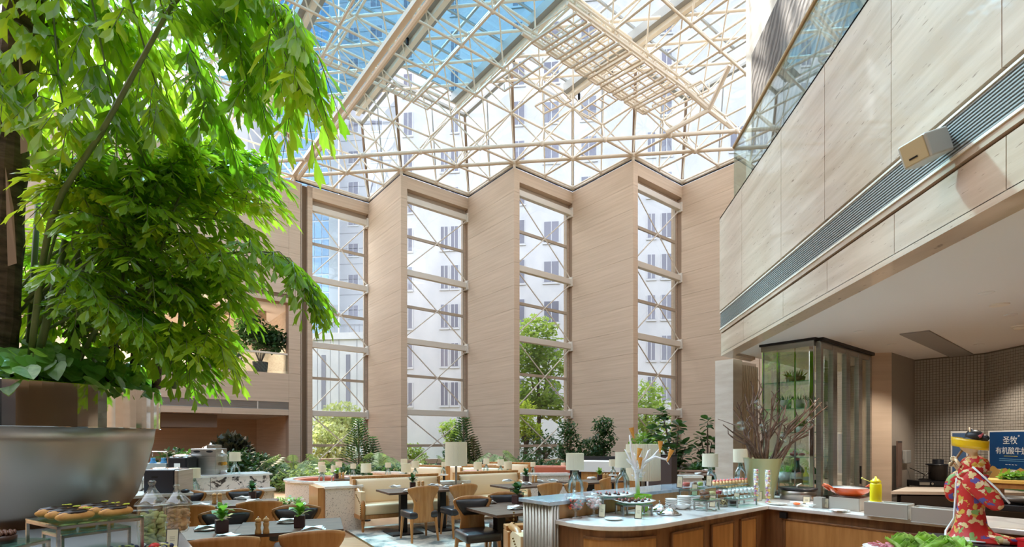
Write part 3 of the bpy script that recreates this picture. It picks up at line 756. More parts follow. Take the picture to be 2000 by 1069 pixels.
table(1.65, 10.75, 1.25, .72, 'dark table behind the first two ledge lamps')
table(*rf_off(-2.35, 5.0, .2, .12), .98, .78, 'right dark table of the front pair at bottom left', ang=radians(27), z=0)
table(*rf_off(-3.22, 4.56, .2, .12), .98, .78, 'left dark table of the front pair at bottom left', ang=radians(27), z=0)
table(-3.95, 7.05, 1.3, .72, 'dark table in front of the marble coffee bar', ang=radians(27), n=2, z=0)
table(-4.95, 6.5, .9, .72, 'dark table half hidden by the glass candy jars', ang=radians(27), z=0)
table(5.1, 12.85, 1.5, .72, 'far dark table set with napkins right of the dark pier', ang=radians(10), n=2)
table(5.45, 14.2, 1.5, .72, 'farthest dark table along the right plants', ang=radians(10), n=2)
table(-3.55, 11.5, .75, .6, 'small brown table inside the round red booth', ang=radians(15), z=0)
# ---- beige booths
def arm_poly(): return [(-.30, .0), (.29, .0), (.30, .26), (.25, .36), (.10, .46), (.02, .50), (-.30, .50)]
def booth(r, f, lx, label, face=FA, z=FZ, nails=True, h=.94):
    t = thing('booth_sofa', label, 'sofa', RF(r, f, z), face, 'beige nailhead booth sofas')
    MB().box(-lx/2, lx/2, -.30, .32, .22, .29).build('base_rail', oak, t, bevel=.006)
    MB().box(-lx/2 + .06, lx/2 - .06, -.32, .22, .29, .47).build('seat', leath_be, t, True, .05)
    def bk(u, v):
        z = .45 + (h - .5)*v; return Vector((-lx/2 + .05 + (lx - .1)*u, .16 + .10*v - .035*sin(pi*v), z)), Vector((0, -1, 0))
    MB().sheet(bk, 4, 8, -.08).build('back_cushion', leath_be, t, True)
    MB().box(-lx/2, lx/2, .24, .34, .25, h - .04).build('back_panel', leath_be, t)
    MB().box(-lx/2 - .01, lx/2 + .01, .22, .36, h - .05, h).box(-lx/2 - .01, -lx/2 + .045, .14, .36, .25, h - .05).box(lx/2 - .045, lx/2 + .01, .14, .36, .25, h - .05).build('back_frame', oak, t, bevel=.008)
    for s in (-1, 1):
        m4 = Matrix(((0, 0, 1, s*(lx/2 - .05)), (1, 0, 0, 0), (0, 1, 0, 0.24), (0, 0, 0, 1)))
        MB().prism([(x, y*.92) for x, y in arm_poly()], -.04, .04, m=m4).build('arm', leath_be, t)
        MB().tube([(s*(lx/2 - .05), -.30, .24), (s*(lx/2 - .05), -.31, .47), (s*(lx/2 - .05), -.26, .56), (s*(lx/2 - .05), -.12, .65), (s*(lx/2 - .05), -.02, .70), (s*(lx/2 - .05), .2, .715)], [.04, .04, .035, .035, .04, .045], 8).build('arm_rail', oak, t, True)
        for y in (-.26, .28): MB().lathe([(.03, .22), (.034, .16), (.022, .06), (.026, .03), (.018, 0)], 10, (s*(lx/2 - .06), y, 0)).build('leg', oak, t, True)
    nb = MB(); n = int(lx/.035)
    for i in range(n): nb.sphere((-lx/2 + .05 + (lx - .1)*i/(n-1), .205, h - .055), .011, 6, 4)
    for s in (-1, 1):
        for i in range(12): nb.sphere((s*(lx/2 - .05), .13, .47 + .036*i), .011, 6, 4)
        for i in range(14): nb.sphere((s*(lx/2 - .005), -.30 + .04*max(0, i - 6), .26 + .036*min(i, 7) + .02*max(0, i - 7)), .011, 6, 4)
    nb.build('nailheads', brass, t, kind='stuff')
    return t
booth(*rf_off(-2.71, 8.98, .83, .1), 1.68, 'first beige booth sofa with nailheads beside the terrazzo block')
booth(*rf_off(-.95, 10.15, .72, .1), 1.5, 'second beige booth sofa right of the tall floor lamp')
booth(.56, 5.22, 1.15, 'nearest beige booth, its nailhead arm showing beside the fluted post', radians(20), h=.72)
booth(-2.35, 13.2, 1.3, 'far beige booth behind the first booth, seen over its back', radians(-18), 0, h=.95)
booth(-1.25, 13.6, 1.5, 'far beige booth before the philodendrons, just left of the floor lamp', radians(-14), 0, h=.95)
booth(-.75, 12.6, 1.3, 'far beige booth behind the second booth, right of the floor lamp', radians(-14), 0, h=.96)
booth(-.2, 13.7, 1.3, 'farthest beige booth in front of the second stone pier plants', radians(-14), 0, h=1.0)
# red curved banquettes
def arc_bank(r, f, R, a0, a1, label, h=.84, z=0):
    t = thing('banquette', label, 'banquette', RF(r, f, z), radians(6.56))
    def wall(ri, ro, z0, z1, nm, m, n=22, bev=0):
        mb = MB(); P = []
        for i in range(n + 1):
            a = a0 + (a1-a0)*i/n; P.append((cos(a), sin(a)))
        vs = []
        for c, s in P: vs += [(c*ri, s*ri, z0), (c*ro, s*ro, z0), (c*ro, s*ro, z1), (c*ri, s*ri, z1)]
        fs = []
        for i in range(n):
            o = 4*i
            for k in range(4): fs.append((o + k, o + (k+1) % 4, o + 4 + (k+1) % 4, o + 4 + k))
        fs += [(3, 2, 1, 0), (4*n, 4*n+1, 4*n+2, 4*n+3)]
        mb.raw(vs, fs).build(nm, m, t, False, bev)
    wall(R - .16, R, .3, h, 'backrest', leath_rd, bev=.05); wall(R - .62, R - .14, .3, .46, 'seat', leath_rd, bev=.03)
    wall(R - .58, R - .02, 0, .3, 'plinth', honey)
    return t
arc_bank(-4.45, 12.75, .93, radians(70), radians(322), 'round terracotta banquette inside the curved stone wall', .64)
for (r0, f0, r1, f1, lb, h) in ((-2.6, 13.9, -1.75, 13.7, 'terracotta banquette back left of the far beige booth', .9), (-1.25, 12.5, -.75, 12.4, 'short terracotta banquette behind the first booth end', .86), (.55, 13.4, 2.0, 13.1, 'long terracotta banquette right of the second booth', .93)):
    p, q = Vector((r0, f0)), Vector((r1, f1)); d = q - p
    t = thing('banquette', lb, 'banquette', RF(*((p + q)/2)), math.atan2(d.y, d.x) + radians(6.56)); l = d.length
    MB().box(-l/2, l/2, .1, .26, .3, h).build('backrest', leath_rd, t, bevel=.05); MB().box(-l/2, l/2, -.36, .12, .3, .46).build('seat', leath_rd, t, bevel=.03)
    MB().box(-l/2, l/2, -.3, .24, 0, .3).build('plinth', honey, t)
# ---- low stone pieces
t = thing('terrazzo_partition', 'square pale terrazzo pier at the left end of the first booth', 'partition', RF(-3.2, 9.55), FA)
MB().box(-.38, .25, -.55, .40, 0, .76).build('body', terra, t); MB().box(-.40, .27, -.57, .42, .76, .805).build('marble_cap', marble, t, bevel=.005)
MB().box(-.50, -.385, -.50, .3, 0, .78).build('oak_end_panel', honey, t)
t = thing('curved_counter', 'round pale stone booth wall with a marble top and table lamps', 'partition', RF(-4.45, 12.75), radians(6.56))
def ring(ri, ro, z0, z1, a0, a1, nm, m, n=30):
    vs = []
    for i in range(n + 1):
        a = a0 + (a1 - a0)*i/n; c, s = cos(a), sin(a); vs += [(c*ri, s*ri, z0), (c*ro, s*ro, z0), (c*ro, s*ro, z1), (c*ri, s*ri, z1)]
    fs = [(4*i+k, 4*i+(k+1) % 4, 4*i+4+(k+1) % 4, 4*i+4+k) for i in range(n) for k in range(4)] + [(3, 2, 1, 0), (4*n, 4*n+1, 4*n+2, 4*n+3)]
    MB().raw(vs, fs).build(nm, m, t)
ring(.95, 1.10, .08, .62, radians(70), radians(322), 'body', terra); ring(.93, 1.14, .62, .66, radians(70), radians(322), 'marble_top', marble); ring(.96, 1.12, 0, .08, radians(70), radians(322), 'oak_base', honey)
t = thing('low_partition', 'low pale wall with a marble cap between the two booths', 'partition', RF(*rf_off(-1.38, 10.1, .28, .1)), FA)
MB().box(-.32, .32, -.12, .12, 0, .74).build('body', terra, t); MB().box(-.33, .33, -.15, .15, .74, .79).build('marble_cap', marble, t)
t = thing('low_partition', 'long low wall with a blue grey cap right of the second booth', 'partition', RF(.72, 12.05), radians(14))
MB().box(-.6, .6, -.12, .12, 0, .78).build('body', terra, t); MB().box(-.62, .62, -.16, .16, .78, .83).build('marble_cap', marble, t)
t = thing('service_station', 'low wooden station with white angled top behind the ledge lamps', 'cabinet', RF(2.45, 12.3), radians(-6))
MB().box(-.75, .6, -.35, .35, 0, .86).build('body', honey, t); MB().box(-.80, .62, -.4, .38, .86, 1.1).build('white_top', linen, t); MB().box(-1.1, 1.0, .4, .48, 0, 1.2).build('dark_back', dark_metal, t)
t = thing('dark_pier', 'tall dark brown pier behind the large lampshade', 'pier', RF(2.22, 7.55), R45)
MB().box(-.07, .07, -.2, .2, 0, 1.38).build('body', M('dark_brown_pier', (74, 58, 56), .5), t); MB().box(-.075, .075, -.205, .205, 1.38, 1.40).build('cap', dark_metal, t)
t = thing('low_partition', 'pinkish stone low wall with white cap beside the dark pier', 'partition', RF(2.95, 9.2), radians(6.56))
MB().box(-.5, .42, -.12, .12, 0, .94).build('body', M('pink_stone', (190, 168, 158), .7), t); MB().box(-.52, .44, -.15, .15, .94, .98).build('marble_cap', marble, t)
t = thing('back_wall_low', 'long low pale wall in front of the left planting', 'partition', RF(-3.9, 15.2), radians(-20))
MB().box(-.2, 2.2, -.12, .12, 0, .62).build('body', terra, t); MB().box(-.22, 2.22, -.18, .18, .62, .67).build('marble_cap', marble, t)
t.name = 'low_partition'
# ---- table settings
def pot_leaf(b, R=.10, n=22, h=.11):
    for i in range(n):
        a = i*2.4; e = radians(8 + 62*(i % 5)/4); L_ = R*(.75 + .5*random.random()); base = Vector((0, 0, .0 + .03*(i % 3)))
        d = Vector((cos(a)*cos(e), sin(a)*cos(e), sin(e))); s = Vector((-sin(a), cos(a), 0))*L_*.30; u = d.cross(s).normalized()
        if u.z < 0: u = -u
        m1 = base + d*L_*.45 + u*L_*.08; m2 = base + d*L_*.75 + u*L_*.05; tip = base + d*L_ - Vector((0, 0, L_*.12))
        b.raw([base, m1 + s, m1 - Vector((0, 0, L_*.02)), m1 - s, m2 + s*.7, m2 - s*.7, tip], [(0, 2, 1), (0, 3, 2), (1, 2, 4), (2, 3, 5), (2, 5, 4), (4, 5, 6)])
def small_plant(p, label, s=1.0):
    t = thing('potted_plant', label, 'plant', (p.x, p.y, p.z), random.random(), 'small table plants'); t.scale = (s, s, s)
    part('splant', 'pot', lambda b: b.prism([(-.042, -.042), (.042, -.042), (.042, .042), (-.042, .042)], 0, .095), plum, t, bevel=.006)
    k = random.randrange(3)
    part(('splant', k), 'foliage', lambda b: pot_leaf(b), leaf_vine if k else leaf_dark, t, mat=T(0, 0, .095))
    return t
def mills(p, label):
    for i, sx in enumerate((-.034, .034)):
        t = thing('pepper_mill', ('left ' if i == 0 else 'right ') + label, 'mill', (p.x + sx*.9, p.y + sx*.4, p.z), 0, 'wooden pepper and salt mills')
        part('mill', 'body', lambda b: b.lathe([(.028, 0), (.029, .02), (.020, .055), (.026, .085), (.027, .10), (.022, .105)], 14), mill_w, t, True)
        part('mill', 'cap', lambda b: b.lathe([(.022, .106), (.028, .118), (.026, .135), (.012, .146), (.006, .150), (.0001, .152)], 14), mill_w, t, True)
        part('mill', 'finial', lambda b: b.sphere((0, 0, .155), .006, 8, 6), chrome, t)
def napkin(p, label):
    t = thing('napkin_setting', label, 'napkin', (p.x, p.y, p.z), random.uniform(-.5, .9), 'folded napkins on side plates')
    part('nap', 'plate', lambda b: b.lathe([(.0001, .004), (.05, .004), (.085, .012), (.088, .011), (.05, 0), (.0001, 0)], 20), porc, t, True)
    def cloth(k):
        def g(b):
            rr = random.Random(k)
            for l in range(3):
                z0 = .016 + .010*l; fn = lambda u, v, l=l, z0=z0: (Vector(((u-.5)*(.22 - .03*l), (v-.5)*(.10 + .01*l) + .012*sin(u*5 + l), z0 + .012*sin(u*pi)*(1 - .4*v) + .006*sin(u*7 + v*4 + k + l))), Vector((0, 0, 1)))
                b.sheet(fn, 8, 4, .005)
        return g
    k = random.randrange(3); part(('nap', k), 'cloth', cloth(k), linen, t, True)
    return t
def on(px, py, z=.75): return at(px, py, z)
for px, py, lb, s in ((433, 1040, 'potted plant at front left, nearest the candy jars', 1.25), (585, 1030, 'potted plant on the front right table of the left pair', 1.2), (493, 974, 'potted plant in front of the coffee bar chair', 1.1), (365, 975, 'pale green potted plant behind the glass jars', 1.2),
                      (806, 954, 'potted plant on the table of the first booth', 1.15), (1010, 984, 'potted plant beside the fluted post', 1.3), (1027, 941, 'potted plant on the table of the second booth', 1.2), (1171, 938, 'potted plant behind the first ledge lamp', 1.2), (1416, 926, 'potted plant on the far right table', 1.2), (658, 935, 'tiny potted plant in the round red booth', 1.1)):
    small_plant(on(px, py), lb, s)
for px, py, lb in ((512, 1043, 'pepper mill on the front left tables'), (424, 985, 'pepper mill near the coffee bar'), (822, 956, 'pepper mill on the first booth table'), (1044, 943, 'pepper mill on the second booth table'), (1183, 939, 'pepper mill behind the ledge lamps'), (667, 936, 'pepper mill in the red booth')): mills(on(px, py), lb)
for px, py, lb in ((612, 1038, 'white napkin in front of the front right plant'), (563, 1022, 'white napkin left of the front right plant'), (445, 1053, 'white napkin at the bottom edge beside the nearest plant'), (405, 1036, 'white napkin by the candy jars'), (474, 976, 'blue white napkin near the coffee bar'), (497, 982, 'white napkin in front of the coffee bar plant'), (393, 990, 'white napkin left of the mills by the jars'),
                   (772, 953, 'white napkin at the left of the first booth table'), (800, 961, 'white napkin before the plant on the first booth table'), (846, 950, 'white napkin right of the mills on the first booth table'), (876, 954, 'white napkin at the right end of the first booth table'),
                   (953, 984, 'white napkin on the table by the fluted post'), (1008, 995, 'white napkin touching the fluted post'), (992, 941, 'white napkin at the left of the second booth table'), (1028, 947, 'white napkin before the plant of the second booth table'), (1052, 942, 'white napkin right of the mills at the second booth'),
                   (1080, 941, 'white napkin left of the first ledge lamp'), (1156, 936, 'white napkin left of the plant behind the ledge'), (1196, 938, 'white napkin right of the mills behind the ledge'), (1365, 927, 'white napkin behind the fourth ledge lamp'), (1408, 928, 'white napkin right of the fourth ledge lamp'), (1380, 920, 'white napkin on the farthest right table')):
    napkin(on(px, py, .751), lb)
# ---- lamps
def pleat(b, R, h, n=48):
    vs = []
    for z in (0, h):
        for i in range(2*n):
            r = R*(1 - (.025 if i % 2 else 0))*(1 - .02*z/h); vs.append((r*cos(pi*i/n), r*sin(pi*i/n), z))
    b.raw(vs, [(i, (i+1) % (2*n), 2*n + (i+1) % (2*n), 2*n + i) for i in range(2*n)])
    b.lathe([(R*.96, h - .012), (.02, h - .012)], 24, caps=False)
def lamp_legs(b, s=1.0):
    for k in range(3):
        a = 2*pi*k/3 + .5; c, d = cos(a), sin(a)
        b.tube([(0, 0, .20*s), (.028*c*s, .028*d*s, .155*s), (.066*c*s, .066*d*s, .11*s), (.078*c*s, .078*d*s, .05*s), (.075*c*s, .075*d*s, 0)], [.028*s, .024*s, .02*s, .018*s, .014*s], 6)
    b.tube([(0, 0, .15*s), (0, 0, .24*s)], [.036*s, .026*s], 8)
def table_lamp(p, label, R=.085, h=.16, s=1.0, z0=.235):
    t = thing('table_lamp', label, 'lamp', (p.x, p.y, p.z), random.random()*2, 'pleated shade table lamps')
    part(('tl', round(R, 3), round(h, 3)), 'shade', lambda b: pleat(b, R, h), shade_m, t, mat=T(0, 0, z0*s))
    part(('tl', round(s, 2)), 'legs', lambda b: lamp_legs(b, s), crystal, t, True)
    part(('tl', round(s, 2)), 'stem', lambda b: b.cyl((0, 0, .2*s), (0, 0, .27*s), .008, n=8), chrome, t)
    return t
LZ = 1.08
for px, py, R, h, s, lb in ((1123, 963, .092, .17, 1.0, 'first pleated lamp on the blue ledge, left of the white coral branch'), (1217, 955, .088, .17, 1.0, 'second pleated lamp on the ledge, beside the white coral branch'),
                            (1387, 943.3, .095, .165, .85, 'third ledge lamp, above the rows of pink topped cups'), (1446, 937.5, .092, .18, 1.0, 'pleated lamp half behind the olive vase')):
    table_lamp(at(px, py, LZ), lb, R, h, s)
SL = [(CW(-4.36, 11.76, .6605), 'front lamp of the pair on the round booth wall at left'), (CW(-5.06, 13.6, .6605), 'rear lamp of the pair on the round booth wall at left'), (CW(-4.08, 11.78, .6605), 'right front lamp on the round booth wall'), (CW(-4.66, 13.77, .6605), 'right rear lamp on the round booth wall'),
      (CW(-4.6, 8.5, 1.0505), 'lamp on the right end of the coffee bar'), (CW(-4.89, 7.88, .8205), 'cream lamp on the lower shelf of the marble coffee bar')]
for p, lb in SL: table_lamp(p, lb, .085, .15, .9)
for px, topy, w, t, lb in ((690, 906, 11, 12.3, 'far lamp left of the dark rubber plants'), (715, 906, 20, 10.2, 'lamp standing behind the left end of the first booth'), (758, 904, 11, 12.6, 'small far lamp left of the second window'), (789, 897, 13, 12.0, 'lamp half behind the lamp near the first booth middle'), (793, 906, 19, 10.6, 'lamp standing behind the middle of the first booth'),
                           (811, 901, 15, 11.6, 'lamp right of the pair behind the first booth'), (867, 903, 10, 12.6, 'lamp half hidden by the tall floor lamp'), (933, 903, 16, 11.5, 'lamp over the left end of the second booth'), (950, 896, 12, 12.4, 'small lamp between the lamps behind the second booth'), (978, 898, 13, 12.2, 'lamp half behind another over the second booth middle'), (992, 902, 16, 11.4, 'lamp over the middle of the second booth'),
                           (1041, 903, 10, 13.2, 'small lamp by the third window brace'), (1100, 904, 9, 13.6, 'small lamp left of the first ledge lamp'), (1197, 898, 15, 11.6, 'lamp half behind the second ledge lamp'), (1309, 894, 14, 9.2, 'small lamp on the pink stone wall beside the dark pier')):
    R = w/2/1000*t; h = 1.75*R; p = atd(px, topy, t); ztop = p.z
    s = .8; base = ztop - h - .235*s
    t2 = table_lamp(Vector((p.x, p.y, base)), lb, R, h, s)
    if px not in (1309,):   # console each far lamp stands on
        c = thing('lamp_console', 'slim pedestal under the ' + lb, 'pedestal', (p.x, p.y, 0), 0, 'slim lamp pedestals')
        MB().box(-.09, .09, -.09, .09, base - .03, base).build('top', marble, c); MB().cyl((0, 0, .02), (0, 0, base - .03), .03, n=8).build('column', dark_metal, c); MB().cyl((0, 0, 0), (0, 0, .02), .09, n=14).build('base', dark_metal, c)
def floor_lamp(r, f, R, h, zb, label):
    t = thing('floor_lamp', label, 'lamp', RF(r, f), 0)
    MB().lathe([(.0001, .0), (.15, 0), (.15, .02), (.03, .03)], 24).build('base', steel, t); MB().cyl((0, 0, .02), (0, 0, zb + h*.7), .022, n=10).build('pole', steel, t)
    b = MB(); pleat(b, R, h, 60); b.build('shade', shade_m, t, loc=(0, 0, zb))
floor_lamp(-1.09, 9.98, .215, .46, 1.63 - .052*9.98, 'tall floor lamp with a large drum shade between the booths')
floor_lamp(1.72, 6.72, .225, .47, 1.63 - .08*6.72, 'large drum shaded floor lamp behind the white coral branch')
# ================================================================= indoor planting along the walls
bed = thing('planting_bed', 'low planting bed of dark soil along the foot of the far wall', 'planter', (0, 0, 0))
poly = [(-17, 21.0), (8.75, 21.0)] + [(x - (0.5 if 0 else 0), y) for x, y in ((8.75, 24.2), (8.7, 24.9), (5.9, 27.5), (3, 24.9), (.1, 27.5), (-2.8, 24.9), (-5.7, 27.5), (-8.6, 24.9), (-11.5, 27.5), (-14.4, 24.9), (-17, 22.4))]
MB().prism(poly, 0, .36).build('soil', soil, bed)
for i in range(8): MB().box(-17 + 3.2*i + .01, -13.8 + 3.2*i - .01, 20.85, 21.0, 0, .42).build('panel', trav_pale, bed)
BZ = .36
def lobed(b, L_=.42, n=7):
    'split philodendron blade, base at the origin, tip along +y'
    for s in (-1, 1):
        for i in range(n):
            t = i/(n-1); y0 = L_*(.05 + .78*t); w = L_*(.42*sin(pi*(.22 + .66*t)) + .05); a = .55 - .9*t
            root = Vector((0, y0, .0)); tip = Vector((s*w, y0 + w*(.15 + .5*t) - w*.25*(1-t), -.30*w)); mid = root.lerp(tip, .55); wd = L_*.06
            b.raw([root + Vector((0, -wd*.9, 0)), mid + Vector((0, -wd, .02*L_)), tip, mid + Vector((0, wd, .02*L_)), root + Vector((0, wd*.9, 0))], [(0, 1, 3, 4), (1, 2, 3)])
    b.raw([(-.02*L_, .8*L_, 0), (.02*L_, .8*L_, 0), (.05*L_, .92*L_, -.03*L_), (0, 1.06*L_, -.08*L_), (-.05*L_, .92*L_, -.03*L_)], [(0, 1, 2, 3, 4)])
    b.raw([(-.025*L_, 0, 0), (.025*L_, 0, 0), (.012*L_, L_*.85, .01), (-.012*L_, L_*.85, .01)], [(0, 1, 2, 3)])
def oval(b, L_=.22, w=.5):
    vs = [(0, 0, 0)]; 
    for y, x, z in ((.25, .36, .03), (.55, .5, .03), (.82, .38, -.02)): vs += [(-x*w*L_, y*L_, z*L_), (0, y*L_, (z - .05)*L_), (x*w*L_, y*L_, z*L_)]
    vs.append((0, L_, -.12*L_))
    b.raw(vs, [(0, 2, 1), (0, 3, 2), (1, 2, 5, 4), (2, 3, 6, 5), (4, 5, 8, 7), (5, 6, 9, 8), (7, 8, 10), (8, 9, 10)])
def aim(p, d, roll=0, s=1.0):
    d = Vector(d).normalized(); z = Vector((0, 0, 1)); x = d.cross(z)
    x = x.normalized() if x.length > .05 else Vector((1, 0, 0)); zz = x.cross(d)
    m = Matrix((x, d, zz)).transposed().to_4x4()
    return Matrix.Translation(p) @ m @ Matrix.Rotation(roll, 4, 'Y') @ Matrix.Scale(s, 4)
def ground_at(px, t): p = CW((px-1000)/1000*t, t, 0); return p
def philo(px, t, h, n, label, m=None, s=1.0, spread=1.0, trunk=.0):
    p = ground_at(px, t); z = BZ if p.y > 20.9 else 0
    o = thing('philodendron', label, 'plant', (p.x, p.y, z), 0, 'split leaf philodendrons')
    m = m or leaf_blue; st = MB()
    if trunk: st.tube([(0, 0, 0), (.04, 0, trunk*.5), (0, .03, trunk)], [.07, .06, .06], 8)
    for i in range(n):
        a = i*2.4 + random.uniform(-.3, .3); e = random.uniform(.25, 1.25); R = spread*random.uniform(.35, .75)*(1.2 - .35*e)
        c = Vector((cos(a)*R, sin(a)*R, h*(.42 + .5*e/1.25) - .1))
        c0 = Vector((0, 0, trunk)); st.tube([c0, c0.lerp(c, .55) + Vector((0, 0, .12)), c], [.016, .012, .009], 5)
        d = Vector((cos(a), sin(a), .45*e - 1.05))
        part('lobed', 'leaf', lobed, m, o, mat=aim(c, d, random.uniform(-.3, .3), s*random.uniform(.8, 1.25)))
    st.build('stems', stem_g, o)
    return o
def shrub(px, t, h, r, label, m, n=420, ls=.12, blobs=None, droop=0, z=None, name='shrub', cat='shrub', sx=1.0):
    p = ground_at(px, t); z = (BZ if p.y > 20.9 else 0) if z is None else z
    o = thing(name, label, cat, (p.x, p.y, z), 0)
    st = MB(); mb = MB()
    for bx, bz, br in (blobs or [(0, .62, 1.0)]):
        c = Vector((bx*r, random.uniform(-.2, .2)*r, bz*h)); st.tube([(random.uniform(-.05, .05), 0, 0), (bx*r*.4, 0, bz*h*.5), c], [.035, .028, .012], 6)
        blob_leaves(mb, c, br*r*sx, br*r, br*r*.85, n, ls, droop)
    st.build('stem', bark, o); mb.build('foliage', m, o, kind='stuff')
    return o
def spire(px, t, h, label, m, n=16):
    'upright whorled plant: tiers of narrow leaves on one stem'
    p = ground_at(px, t); o = thing('whorled_plant', label, 'plant', (p.x, p.y, BZ if p.y > 20.9 else 0), 0)
    MB().tube([(0, 0, 0), (.02, 0, h*.5), (0, 0, h)], [.03, .025, .01], 6).build('stem', bark, o)
    mb = MB()
    for j in range(n):
        z = h*(.22 + .78*j/n); R = h*.27*(1.05 - .75*j/n)
        for k in range(8):
            a = 2*pi*k/8 + j*.7; d = Vector((cos(a), sin(a), .35)).normalized(); b0 = Vector((0, 0, z)); w = Vector((-sin(a), cos(a), 0))*.035
            for q in range(3):
                c = b0 + d*R*(.3 + .3*q); up = Vector((0, 0, .04))
                mb.raw([c, c + d*R*.16 + w*1.8 + up, c + d*R*.38, c + d*R*.16 - w*1.8 + up], [(0, 1, 2, 3)])
            mb.raw([b0 + w*.15, b0 - w*.15, b0 + d*R - w*.1, b0 + d*R + w*.1], [(0, 1, 2, 3)])
    mb.build('foliage', m, o); return o
def branchy(px, t, h, label, clusters, m, ls=.26, per=13):
    p = ground_at(px, t); o = thing('rubber_plant', label, 'plant', (p.x, p.y, BZ if p.y > 20.9 else 0), 0, 'broad leaved rubber plants'); st = MB()
    for x, z, y in clusters:
        c = Vector((x, y, z)); st.tube([(0, 0, 0), (x*.25, y*.2, z*.45), c], [.045, .035, .014], 6)
        for i in range(per):
            a = i*2.4; e = -.5 + 1.5*i/per; d = Vector((cos(a)*cos(e), sin(a)*cos(e), sin(e)*.9 - .1)); q = c + Vector((0, 0, .22*i/per - .1)) + d*.05
            part(('oval', ls), 'leaf', lambda b: oval(b, ls, .95), m, o, mat=aim(q, d, random.uniform(-.5, .5), random.uniform(.75, 1.25)))
    st.build('branches', bark, o); return o
philo(575, 17.5, 1.35, 16, 'big pale split leaf philodendron spreading before the left recess', leaf_pale, 1.5, 1.35)
philo(618, 18.5, 1.1, 12, 'pale split leaf philodendron at the left edge of the first window', leaf_pale, 1.3, 1.2)
philo(548, 19.0, 1.0, 12, 'dark philodendron behind the pale one at left', leaf_dark, 1.2, 1.1)
philo(742, 19.5, 1.35, 12, 'philodendron on a bare stem by the first pier', leaf_blue, 1.25, .95, .7)
philo(700, 19.8, 1.0, 12, 'low philodendron under the whorled plant at the first window', leaf_blue, 1.2, 1.1)
philo(660, 19.5, .9, 12, 'low blue green philodendron in the first window', leaf_blue, 1.1, 1.1)
philo(770, 19.3, 1.0, 12, 'arching fern like philodendron before the first pier', leaf_dark, 1.1, 1.2)
philo(845, 20.0, 1.25, 14, 'bright philodendron below the second window', leaf_blue, 1.2, 1.1)
philo(822, 19.0, .95, 12, 'silvery philodendron at the left of the second window', leaf_pale, 1.0, 1.0)
philo(930, 19.5, 1.0, 12, 'blue green philodendron right of the tall floor lamp', leaf_blue, 1.2, 1.1)
philo(978, 20.0, 1.5, 13, 'tall blue green philodendron before the second pier', leaf_blue, 1.35, 1.05, .6)
philo(1010, 19.2, .9, 10, 'low philodendron at the left of the third window', leaf_blue, 1.0, 1.0)
philo(900, 20.5, 1.0, 12, 'philodendron under the whorled plant by the second window', leaf_blue, 1.1, 1.0)
spire(700, 20.6, 2.45, 'tall whorled plant with variegated tiers in the first window', leaf_dark, 18)
spire(728, 20.9, 1.75, 'shorter whorled plant right of the tallest in the first window', leaf_dark, 13)
spire(905, 20.8, 2.5, 'tallest whorled plant at the right of the second window', leaf_dark, 18)
spire(924, 20.4, 1.75, 'reddish whorled plant against the second pier', leafmat('bronze_leaf', (84, 84, 60), (120, 110, 84), (130, 130, 70), .25), 14)
shrub(888, 20.9, 1.7, .48, 'clipped round shrub behind the floor lamp shade', leaf_dark, 600, .12)
shrub(1108, 20.6, 2.35, .46, 'tall cloud pruned shrub at the right of the third window', leaf_dark, 320, .13, [(0, .88, .9), (.3, .72, .9), (-.3, .5, .9), (.1, .33, .9)])
shrub(1150, 20.3, 1.55, .6, 'drooping round shrub before the third pier', leaf_dark, 900, .13, [(0, .78, 1.0)], .5)
shrub(1178, 20.4, 2.55, .48, 'tall leafy shrub right of the drooping one at the third pier', leaf_dark, 420, .14, [(0, .86, .9), (.15, .65, 1.0), (-.1, .45, .8)], .5)
shrub(1035, 20.8, 1.0, .55, 'low dark bush left under the third window', leaf_dark, 500, .14, [(0, .6, 1), (.8, .4, .8)])
shrub(1085, 19.6, .8, .5, 'low dark bush at the foot of the third window', leaf_dark, 500, .13, [(0, .55, 1), (.9, .5, .8)])
shrub(1255, 20.8, 1.6, .6, 'variegated bush left of the fig at the fourth window', leaf_vine, 420, .15, [(0, .7, .9), (.5, .45, .9), (-.4, .4, .8)])
branchy(1318, 19.0, 2.5, 'big dark rubber plant before the fourth window', [(-.75, 1.9, 0), (-.35, 2.25, .2), (.1, 2.05, -.2), (-.5, 1.5, -.3), (.0, 1.6, .3), (.35, 1.35, -.2), (-.9, 1.35, .2), (.3, .95, 0), (-.15, 1.15, -.4), (-.45, 2.55, 0), (-.1, .75, -.3), (.2, .6, -.2)], leaf_dark, .27, 16)
branchy(1382, 19.2, 2.4, 'slim rubber plant against the fourth pier', [(-.25, 1.7, 0), (.0, 2.25, 0), (.2, 1.5, .2), (-.35, 1.25, 0), (.45, 1.45, 0), (.25, .9, 0), (-.3, .8, 0), (.75, 1.5, .1)], leaf_dark, .25, 14)
branchy(1272, 20.0, 2.0, 'rubber plant half behind the large lampshade', [(-.1, 1.3, 0), (.2, 1.6, 0), (.4, 1.1, 0), (-.3, .9, 0), (0, .7, 0)], leaf_vine, .22, 14)
shrub(1400, 17.5, 1.1, .5, 'spiky low dark plants at the foot of the fourth pier', leaf_dark, 420, .22, [(0, .5, 1), (-.9, .45, .9), (.7, .4, .7)])
shrub(480, 18.2, 1.15, .75, 'mass of dark ivy in front of the left recess', leaf_dark, 800, .16, [(0, .6, 1), (.9, .5, .8), (-.8, .55, .9)])
shrub(512, 16.5, .7, .6, 'low ground cover right of the coffee bar', leaf_dark, 600, .12, [(0, .6, 1), (1.0, .5, .9)])
shrub(455, 21.0, 1.75, .6, 'reedy dark bush at the back of the left recess', leafmat('reed_leaf', (40, 44, 38), (70, 74, 56), (80, 84, 50), .2), 520, .3, [(0, .7, 1), (-.7, .55, .8), (.7, .5, .8)], -1.5, 0)
